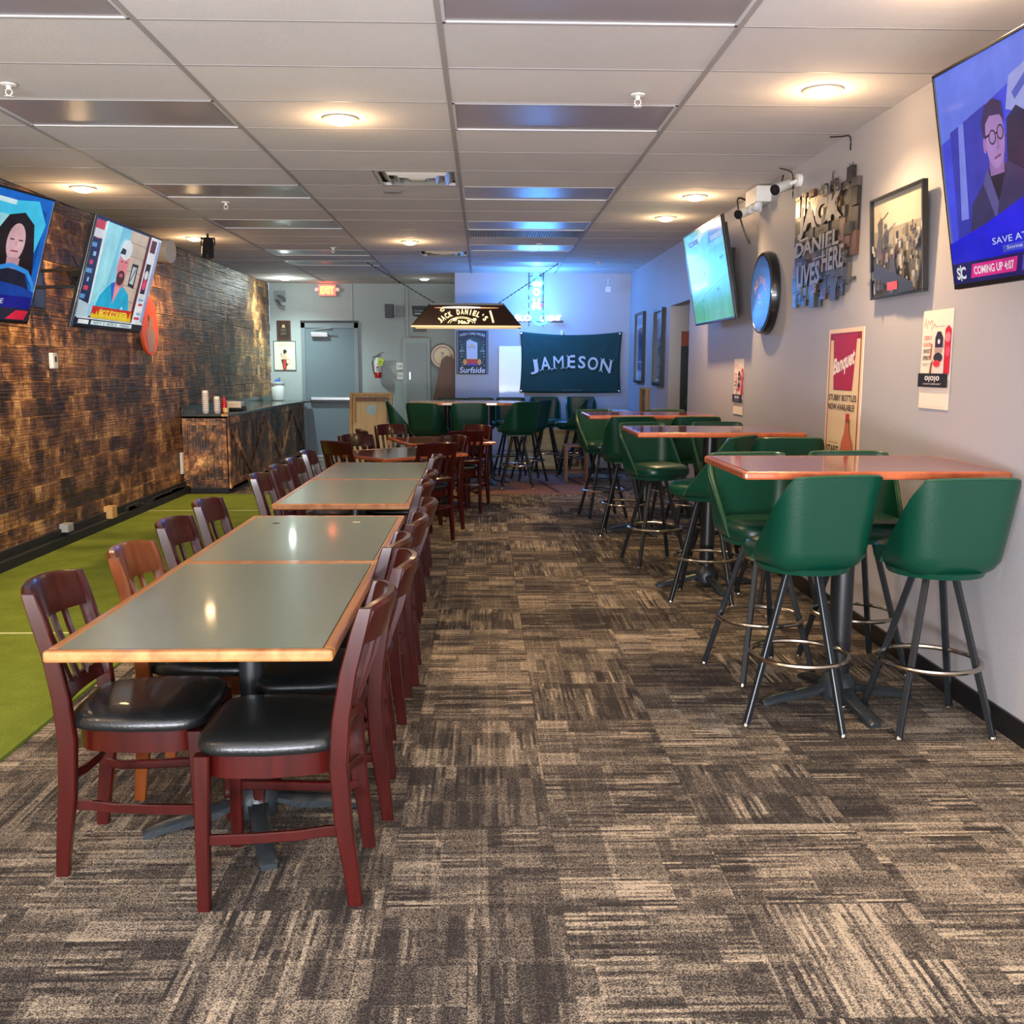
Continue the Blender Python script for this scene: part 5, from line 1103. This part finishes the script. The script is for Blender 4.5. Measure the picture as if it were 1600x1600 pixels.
# leaning brown panel
bm = B(); prism(bm, [(-1.03, .0), (-.47, .0), (-.47, 1.64), (-.6, 1.69), (-.68, 1.62)], 16.05, 16.09, axis='Y'); tag(link('leaning_panel', bm, M('brown_hardboard', (112, 74, 54), .5, var=.1, vscale=3), bevel=.004), 'tall brown hardboard panel leaning into the corner of the alcove', 'panel')
# fire extinguisher
t = thing('fire_extinguisher', 'red and silver fire extinguisher with a yellow tag hanging by the door', 'fire extinguisher', (-1.78, YA - .09, 1.48))
bm = B(); lathe(bm, [(.02, -.16), (.055, -.155), (.06, -.14), (.06, -.06)], 22); link('base_section', bm, M('extinguisher_red', (170, 26, 26), .3, coat=.4), t, smooth=50)
bm = B(); lathe(bm, [(.06, -.06), (.06, .10), (.05, .14), (.025, .165), (.02, .19)], 22); link('tank', bm, M('extinguisher_label', (206, 200, 200), .35, var=.2, vscale=20), t, smooth=50)
bm = B(); box(bm, -.02, .02, -.02, .02, .18, .22); sweep(bm, [(-.01, 0, .215), (.06, -.02, .26), (.11, -.02, .27)], sq(.012, .004)); sweep(bm, [(0, 0, .2), (.07, -.02, .215)], sq(.012, .004)); link('valve_handle', bm, BLKM, t)
bm = B(); P_ = [(-.02, 0, .2), (-.07, -.02, .19), (-.09, -.03, .1), (-.075, -.03, -.02), (-.055, -.03, -.1)]; sweep(bm, P_, circ(.009, 8)); link('hose', bm, BLACK, t, smooth=True)
a = Art(.09, .12, -.068); a.rect(0, 0, 1, 1, (186, 206, 40)); a.rect(.2, .2, .8, .3, (80, 90, 30)); a.rect(.2, .5, .8, .6, (80, 90, 30)); o = a.done('inspection_tag', t); o.location = (.05, 0, .11); o.rotation_euler = (0, .4, 0)
a = Art(.07, .1, -.0615); a.text('ABC', .1, .5, .9, .9, (150, 30, 30), bold=.03); a.rect(.1, .1, .9, .18, (70, 70, 70)); a.rect(.1, .3, .9, .36, (70, 70, 70)); a.done('label_print', t)
bx('wall_bracket', -.02, .02, .06, .09, -.02, .12, STEEL, t)
for i, z_ in enumerate((1.52, 1.36)):
    t = thing('wall_switch', ['white double switch plate beside the fire extinguisher, upper one', 'white outlet plate beside the fire extinguisher, lower one'][i], 'switch', (-1.42, YA, z_)); bx('plate', -.055, .055, -.02, 0, -.06, .06, WHITEP, t, .004)
    for s_ in (-.02, .02): bx('toggle', s_ - .008, s_ + .008, -.028, -.02, -.02, .02, M('switch_grey', (150, 148, 140), .5), t)
t = thing('wall_outlet', 'small outlet plate low on the alcove wall below the round tray', 'outlet', (-.93, YA, 1.38)); bx('plate', -.06, .06, -.008, 0, -.05, .05, M('alcove_plate', (138, 146, 148), .4), t, .002); bx('knob', -.012, .012, -.02, -.008, -.012, .012, WHITEP, t)
# cornhole boards
def cornhole(loc, rot, label, name='cornhole_board'):
    t = thing(name, label, 'game board', loc, rot=rot, group='plywood beanbag boards')
    W, H = .61, 1.14; hx, hz, r = 0, .90, .076; n = 32; bm = B()
    for y in (0, .012):
        hole = [bm.verts.new((hx + r * math.cos(2 * PI * i / n), y, hz + r * math.sin(2 * PI * i / n))) for i in range(n)]
        rect = []
        for i in range(n):
            ca, sa = math.cos(2 * PI * i / n), math.sin(2 * PI * i / n); s_ = 1e9
            if abs(ca) > 1e-6: s_ = min(s_, (W / 2 - .02) / abs(ca))
            if sa > 1e-6: s_ = min(s_, (H - .02 - hz) / sa)
            if sa < -1e-6: s_ = min(s_, (hz - .02) / -sa)
            rect.append(bm.verts.new((hx + s_ * ca, y, hz + s_ * sa)))
        for i in range(n):
            f = bm.faces.new((hole[i], hole[(i + 1) % n], rect[(i + 1) % n], rect[i]))
        if y == 0: h0 = hole
        else:
            for i in range(n): bm.faces.new((h0[i], h0[(i + 1) % n], hole[(i + 1) % n], hole[i]))
    # corners of the panel
    for y in (0, .012):
        for sx in (-1, 1):
            box(bm, min(sx * (W / 2 - .02), sx * .1), max(sx * (W / 2 - .02), sx * .1), y + .0006 if y == 0 else y - .0008, y + .0008 if y == 0 else y - .0002, .02, hz - .12)
            box(bm, min(sx * (W / 2 - .02), sx * .14), max(sx * (W / 2 - .02), sx * .14), y + .0006 if y == 0 else y - .0008, y + .0008 if y == 0 else y - .0002, hz - .12, H - .02)
    bmesh.ops.recalc_face_normals(bm, faces=bm.faces[:]); link('deck', bm, PLY, t)
    bm = B(); box(bm, -W / 2, -W / 2 + .035, -.075, .012, 0, H); box(bm, W / 2 - .035, W / 2, -.075, .012, 0, H); box(bm, -W / 2 + .035, W / 2 - .035, -.075, .012, H - .035, H); box(bm, -W / 2 + .035, W / 2 - .035, -.075, .012, 0, .035); link('frame', bm, PINE, t, bevel=.003)
    for s_, lean in ((-1, 0), (1, 0)):
        bm = B(); box(bm, s_ * (W / 2 - .06) - .02, s_ * (W / 2 - .06) + .02, -.06, -.03, H - .42, H - .07); link('folding_leg', bm, PINE if s_ < 0 else BRW, t)
    bm = B(); box(bm, -W / 2 + .06, W / 2 - .06, -.055, -.035, H - .12, H - .06); link('cross_bar', bm, BRW, t)
    return t
cornhole((-1.63, 14.35, .0), (-.12, 0, -.05), 'pale plywood beanbag game board with a round hole, standing by the grey door')
cornhole((.35, 14.86, .305), (0, PI / 2, 0), 'pale plywood game board on its side along the back wall behind the stools')
# white side table in the back corner
t = thing('side_table', 'low white table in the back corner beyond the bar stools', 'table', (1.86, 14.62, 0)); bx('tabletop', -.26, .26, -.28, .28, .86, .89, WHITEP, t, .005)
for sx in (-1, 1):
    for sy in (-1, 1): bx('leg', sx * .23 - .015, sx * .23 + .015, sy * .25 - .015, sy * .25 + .015, 0, .86, WHITEP, t)

# ================================================================== HANGING LAMP
t = thing('billiard_lamp', 'black and gold trapezoid billiard lamp with whiskey lettering, hanging on chains', 'lamp', (-.215, 12.6, 1.99))
bw, bd, tw, td, hh = .665, .24, .455, .09, .285
def frus(bm, w0, d0, z0, w1, d1, z1, mat=0):
    v0 = [bm.verts.new((x * w0, y * d0, z0)) for x, y in ((-1, -1), (1, -1), (1, 1), (-1, 1))]; v1 = [bm.verts.new((x * w1, y * d1, z1)) for x, y in ((-1, -1), (1, -1), (1, 1), (-1, 1))]
    for i in range(4): bm.faces.new((v0[i], v0[(i + 1) % 4], v1[(i + 1) % 4], v1[i])).material_index = mat
    return v0, v1
bm = B(); v0, v1 = frus(bm, bw, bd, .02, tw, td, hh); bm.faces.new(v1); o = link('shade', bm, M('lamp_shade_brown', (40, 27, 22), .3, coat=.3, emit=(90, 50, 26), es=.06), t); sd = o.modifiers.new('s', 'SOLIDIFY'); sd.thickness = .006
bm = B()
for (x0, x1, y0, y1) in ((-bw - .01, bw + .01, -bd - .01, -bd + .015), (-bw - .01, bw + .01, bd - .015, bd + .01), (-bw - .01, -bw + .015, -bd, bd), (bw - .015, bw + .01, -bd, bd)): box(bm, x0, x1, y0, y1, .0, .022)
link('bottom_rim', bm, M('brass_rim', (150, 124, 84), .3, .8), t)
bm = B(); frus(bm, tw + .005, td + .005, hh - .02, tw + .005, td + .005, hh + .015); box(bm, -tw, tw, -td, td, hh, hh + .01); link('top_cap', bm, BLKM, t)
bm = B()
for sx in (-1, 1):
    for sy in (-1, 1): sweep(bm, [(sx * bw, sy * bd, .02), (sx * tw, sy * td, hh)], circ(.008, 6))
link('corner_strip', bm, BLKM, t)
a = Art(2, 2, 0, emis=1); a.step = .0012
GLOW = M('lamp_letter_glow', (240, 220, 160), .4, emit=(255, 226, 160), es=1.6); HOT = M('lamp_tube_glow', (255, 240, 210), .4, emit=(255, 226, 180), es=3.0)
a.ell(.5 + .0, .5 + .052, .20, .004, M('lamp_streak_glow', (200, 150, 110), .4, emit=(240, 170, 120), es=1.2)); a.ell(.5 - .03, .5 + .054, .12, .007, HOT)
a.arcletters("JACK DANIEL'S", -.03, -.36, .37, d(136), d(50), .075, .037, GLOW, .03)
for r_, w_ in ((.105, .008), (.088, .005)): a.line([(.5 + (r_ * 1.6 * math.cos(d(x)) - .06) / 2, .5 + (-.135 + r_ * math.sin(d(x))) / 2) for x in range(10, 171, 8)], w_, GLOW)
a.text('No.7', .5 - .05, .5 - .064, .5 + .025, .5 - .038, GLOW, bold=.05)
a.line([(.5 + .145, .5 + .03), (.5 + .155, .5 - .01), (.5 + .165, .5 - .055)], .022, GLOW); a.line([(.5 - .14, .5 + .045), (.5 - .155, .5 + .042), (.5 - .16, .5 + .03), (.5 - .148, .5 + .024), (.5 - .135, .5 + .036)], .012, GLOW)
for x in (-.075, -.065, .045, .055): a.ell(.5 + x, .5 - .035, .006, .01, GLOW, 10)
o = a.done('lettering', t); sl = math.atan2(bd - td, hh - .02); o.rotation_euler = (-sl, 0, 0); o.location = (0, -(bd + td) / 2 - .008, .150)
bm = B(); box(bm, -.5, .5, -.03, .03, .12, .16); link('tube_bulb', bm, M('lamp_tube_inner', (255, 240, 210), .4, emit=(255, 226, 180), es=4), t)
for sx, hx in ((-1, -1.33), (1, 1.2)):
    p0 = Vector((sx * .38, 0, hh + .01)); p1 = Vector((hx, .9, CEIL - 1.99 - .005)); bm = B(); n = 34
    for i in range(n):
        q0 = p0.lerp(p1, i / n); q1 = p0.lerp(p1, (i + .85) / n); sweep(bm, [q0, q1], circ(.007 if i % 2 else .004, 5))
    link('chain', bm, M('chain_dark', (60, 58, 64), .35, .7), t)

# ================================================================== PLANK COUNTER (left)
CX0, CX1, CY0, CY1 = XL + .005, -3.04, 11.9, 16.9
t = thing('plank_counter', 'long rustic plank bar counter with dark top and crossed braces', 'counter', (0, 0, 0))
random.seed(5)
bm = B(); bm.faces.layers.float.new('rnd'); box(bm, CX0, CX1 - .02, CY0 + .03, CY1, .03, .9, 0, .5)
y = CY0 + .05
while y < CY1 - .05:
    w_ = random.uniform(.05, .12); y1 = min(y + w_, CY1); box(bm, CX1 - .025, CX1 - random.uniform(0, .006), y + .002, y1 - .002, .08, .9, 0, random.random()); y = y1
x = CX0 + .04
while x < CX1 - .03:
    w_ = random.uniform(.07, .12); x1 = min(x + w_, CX1 - .03); box(bm, x + .002, x1 - .002, CY0 + .012 + random.uniform(0, .005), CY0 + .035, .08, .9, 0, random.random()); x = x1
link('body', bm, PLANKV, t)
bm = B(); bm.faces.layers.float.new('rnd')
def slant(p, q, wd, th, ax):   # a brace board from p to q
    p, q = Vector(p), Vector(q); dv = (q - p).normalized(); s_ = Vector(ax); n_ = dv.cross(s_).normalized()
    vs = [bm.verts.new(b_ + n_ * (wd / 2 * u) + s_ * (th * v)) for b_ in (p, q) for u, v in ((-1, 0), (1, 0), (1, 1), (-1, 1))]
    lay = bm.faces.layers.float.get('rnd'); r_ = random.random(); fs = []
    for f in ((0, 1, 2, 3), (7, 6, 5, 4), (0, 4, 5, 1), (1, 5, 6, 2), (2, 6, 7, 3), (3, 7, 4, 0)): g = bm.faces.new([vs[i] for i in f]); g[lay] = r_; fs.append(g)
    bmesh.ops.recalc_face_normals(bm, faces=fs)
# end face frame
box(bm, CX0, CX0 + .06, CY0 - .012, CY0 + .015, .08, .9, 0, .6); box(bm, CX1 - .075, CX1 - .02, CY0 - .012, CY0 + .015, .08, .9, 0, .6); box(bm, CX0 + .06, CX1 - .075, CY0 - .012, CY0 + .015, .82, .9, 0, .5); box(bm, CX0 + .06, CX1 - .075, CY0 - .012, CY0 + .015, .08, .16, 0, .5)
slant((CX0 + .07, CY0 + .012, .17), (CX1 - .085, CY0 + .012, .81), .085, .022, (0, -1, 0))
# long side frame
box(bm, CX1 - .005, CX1 + .014, CY0 - .0, CY0 + .07, .06, .92, 0, 1.); box(bm, CX1 - .005, CX1 + .014, CY0 + .07, CY1, .83, .92, 0, .4); box(bm, CX1 - .005, CX1 + .014, CY0 + .07, CY1, .08, .15, 0, .5)
seg = (CY1 - CY0 - .1) / 5
for i in range(5):
    ya_, yb_ = CY0 + .1 + i * seg, CY0 + .1 + (i + 1) * seg
    if i % 2 == 0: slant((CX1 - .004, ya_, .81), (CX1 - .004, yb_, .17), .075, .018, (1, 0, 0))
    else: slant((CX1 - .004, ya_, .17), (CX1 - .004, yb_, .81), .075, .018, (1, 0, 0))
link('brace_boards', bm, BRACE, t)
bm = B(); box(bm, CX0, CX1 - .02, CY0 + .02, CY1, 0, .06); link('toe_kick', bm, BOARDM, t)
bm = B(); prism(bm, [(CX0, CY0 - .04), (CX1 + .03, CY0 - .04), (CX1 + .04, CY0 + 1.5), (CX1 + .05, CY0 + 3), (CX1 + .11, CY0 + 4), (CX1 + .13, CY1), (CX0, CY1)], .92, .955); link('countertop', bm, COUNTER, t, bevel=.006)
bm = B(); box(bm, CX0, CX0 + .02, CY0, CY1, .955, 1.04); box(bm, CX0, CX0 + .18, CY0 - .03, CY0 - .01, .955, 1.0); link('backsplash', bm, COUNTER, t)
bm = B(); box(bm, CX1 - .06, CX1 + .02, CY0 - .045, CY0 + .01, .925, .95); link('corner_block', bm, PINE, t)
# things on the counter
def cyl_thing(name, label, cat, prof, x, y, z, mat, group=None):
    bm = B(); lathe(bm, prof, 20); return tag(link(name, bm, mat, smooth=50), label, cat, group, (x, y, z))
cyl_thing('cup_stack', 'tall stack of clear cups at the near end of the plank counter', 'cups', [(.03, 0)] + [p for i in range(9) for p in ((.032 + .004, .02 + i * .026), (.04, .036 + i * .026), (.034, .04 + i * .026))] + [(.03, .27)], -3.32, 12.0, .955, M('frosted_cups', (214, 208, 204), .3, var=.1, vscale=30))
cyl_thing('cup_stack', 'shorter stack of cups beside the ketchup bottle on the counter', 'cups', [(.03, 0)] + [p for i in range(6) for p in ((.036, .02 + i * .026), (.04, .036 + i * .026), (.034, .04 + i * .026))] + [(.03, .2)], -3.2, 12.06, .955, M('frosted_cups', (214, 208, 204), .3, var=.1, vscale=30))
t2 = thing('ketchup_bottle', 'red squeeze ketchup bottle on the plank counter', 'bottle', (-3.17, 12.28, .955)); bm = B(); lathe(bm, [(.03, 0), (.034, .01), (.034, .12), (.02, .15)], 20); link('bottle_body', bm, M('ketchup_red', (176, 24, 24), .3, coat=.4), t2, smooth=50); bm = B(); lathe(bm, [(.02, .15), (.018, .165), (.006, .19)], 16); link('cap', bm, M('ketchup_cap', (190, 30, 28), .4), t2, smooth=50)
cyl_thing('sauce_cup', 'small cream sauce tub in front of the ketchup bottle', 'tub', [(.025, 0), (.033, .005), (.036, .055), (.03, .058)], -3.12, 12.15, .955, M('sauce_cream', (222, 190, 130), .4))
t2 = thing('napkin_holder', 'black napkin caddy with a stack of white napkins on the counter', 'napkin holder', (-3.16, 12.75, .955))
bm = B(); box(bm, -.12, .12, -.1, .1, 0, .012); box(bm, -.12, -.11, -.1, .1, 0, .06); box(bm, .11, .12, -.1, .1, 0, .06); box(bm, -.12, .12, -.1, -.09, 0, .04); link('caddy', bm, BLKM, t2, bevel=.003)
bm = B()
for i in range(8): box(bm, -.1 + .003 * (i % 2), .1, -.085, .085, .013 + i * .013, .024 + i * .013)
link('napkins', bm, M('napkin_white', (236, 228, 210), .8), t2, bevel=.002)
t2 = thing('wipes_tub', 'white tub of blue wipes at the far end of the counter', 'tub', (-3.38, 16.5, .955)); bm = B(); lathe(bm, [(.085, 0), (.1, .01), (.105, .26), (.1, .265)], 28); link('tub', bm, M('tub_white', (206, 210, 206), .4, var=.03), t2, smooth=50)
bm = B(); lathe(bm, [(.108, .262), (.11, .27), (.108, .30), (.02, .305)], 28); link('lid', bm, M('tub_lid', (190, 196, 194), .4), t2, smooth=50); bm = B(); prism(bm, [(-.05, .30), (-.02, .36), (0, .33), (.03, .38), (.05, .30)], -.02, .02, axis='Y'); link('wipe', bm, M('blue_wipe', (60, 100, 170), .8), t2)
# thermostat, wall box, boards on the plank wall
t = thing('wall_dispenser', 'small white wall box with a dark slot on the plank wall under the televisions', 'wall box', (XL, 8.42, 1.55)); bx('cover', 0, .035, -.055, .055, -.065, .065, WHITEP, t, .008); bx('slot', .034, .038, -.012, .018, -.01, .035, BLACK, t)
bx('outlet_cover', XL, XL + .03, 11.76, 11.83, .25, .5, WHITEP, None, .003, 'narrow white cover low on the plank wall beside the counter end', 'outlet')
def board_shape(n=30):
    return [(.16 * math.cos(2 * PI * i / n) * (1 - .15 * math.sin(2 * PI * i / n)), .31 * math.sin(2 * PI * i / n)) for i in range(n)]
t = thing('skimboard', 'orange and grey oval board hanging on the plank wall behind the television', 'board', (XL + .05, 10.75, 1.93), R90)
bm = B(); prism(bm, [(x * 1.6, z_) for x, z_ in board_shape()], -.015, .015, axis='Y'); link('deck', bm, M('orange_board', (206, 78, 34), .4, coat=.3, var=.08), t, bevel=.004)
a = Art(.5, .62, -.0165); a.poly([(.34, .06), (.2, .38), (.4, .5), (.34, .7), (.5, .6), (.66, .68), (.6, .45), (.8, .38), (.66, .06)], (142, 116, 106)); a.ell(.4, .62, .04, .06, (60, 40, 36), 12); a.done('grip_pad', t)
t = thing('wall_speaker', 'black wall box with a rounded cream front high on the plank wall', 'speaker', (XL, 10.35, 2.66)); bx('housing', 0, .3, -.14, .14, -.12, .12, BLKM, t, .01)
bm = B(); sweep(bm, [(.3, 0, 0), (.44, -.01, -.01)], [(.14 * math.cos(x), .115 * math.sin(x)) for x in [2 * PI * i / 20 for i in range(20)]]); link('front_cover', bm, M('cream_plastic', (226, 214, 190), .5, var=.05), t, smooth=40)
t = thing('spotlight', 'black stage spotlight hanging from the ceiling by the plank wall', 'spotlight', (-2.88, 10.75, CEIL)); bm = B(); tube(bm, (0, 0, 0), (0, 0, -.05), .012, 10); sweep(bm, [(-.07, 0, -.12), (-.07, 0, -.05), (.07, 0, -.05), (.07, 0, -.12)], sq(.006, .012)); link('yoke', bm, BLKM, t)
bm = B(); sweep(bm, [(0, .02, -.05), (0, .0, -.14), (0, -.02, -.24)], circ(.062, 20), scale=[.8, 1, 1], up=Vector((1, 0, 0))); link('housing', bm, BLKM, t, smooth=40); bm = B(); sweep(bm, [(0, -.022, -.24), (0, -.024, -.25)], circ(.05, 20)); link('lens', bm, M('lens_glass', (30, 30, 40), .05, coat=1), t)
t = thing('media_bracket', 'black angle bracket on the plank wall behind the second television', 'bracket', (XL, 9.1, 2.15)); bm = B(); box(bm, 0, .03, -.03, .0, -.38, .2); box(bm, 0, .14, -.22, 0, .12, .2); box(bm, 0, .14, -.22, 0, .06, .075); link('arm', bm, BLKM, t)
cable('cable', [(XL + .03, 8.9, 2.45), (XL + .05, 9.0, 2.3), (XL + .03, 8.85, 2.25), (XL + .04, 9.05, 2.12)], .004, BLACK, 'tangled thin black cable on the plank wall beside the second television')

# keep every label within sixteen words
for o in bpy.data.objects:
    if 'label' in o and len(o['label'].replace('-', ' ').split()) > 16: print('LONG', len(o['label'].split()), o.name, o['label'])
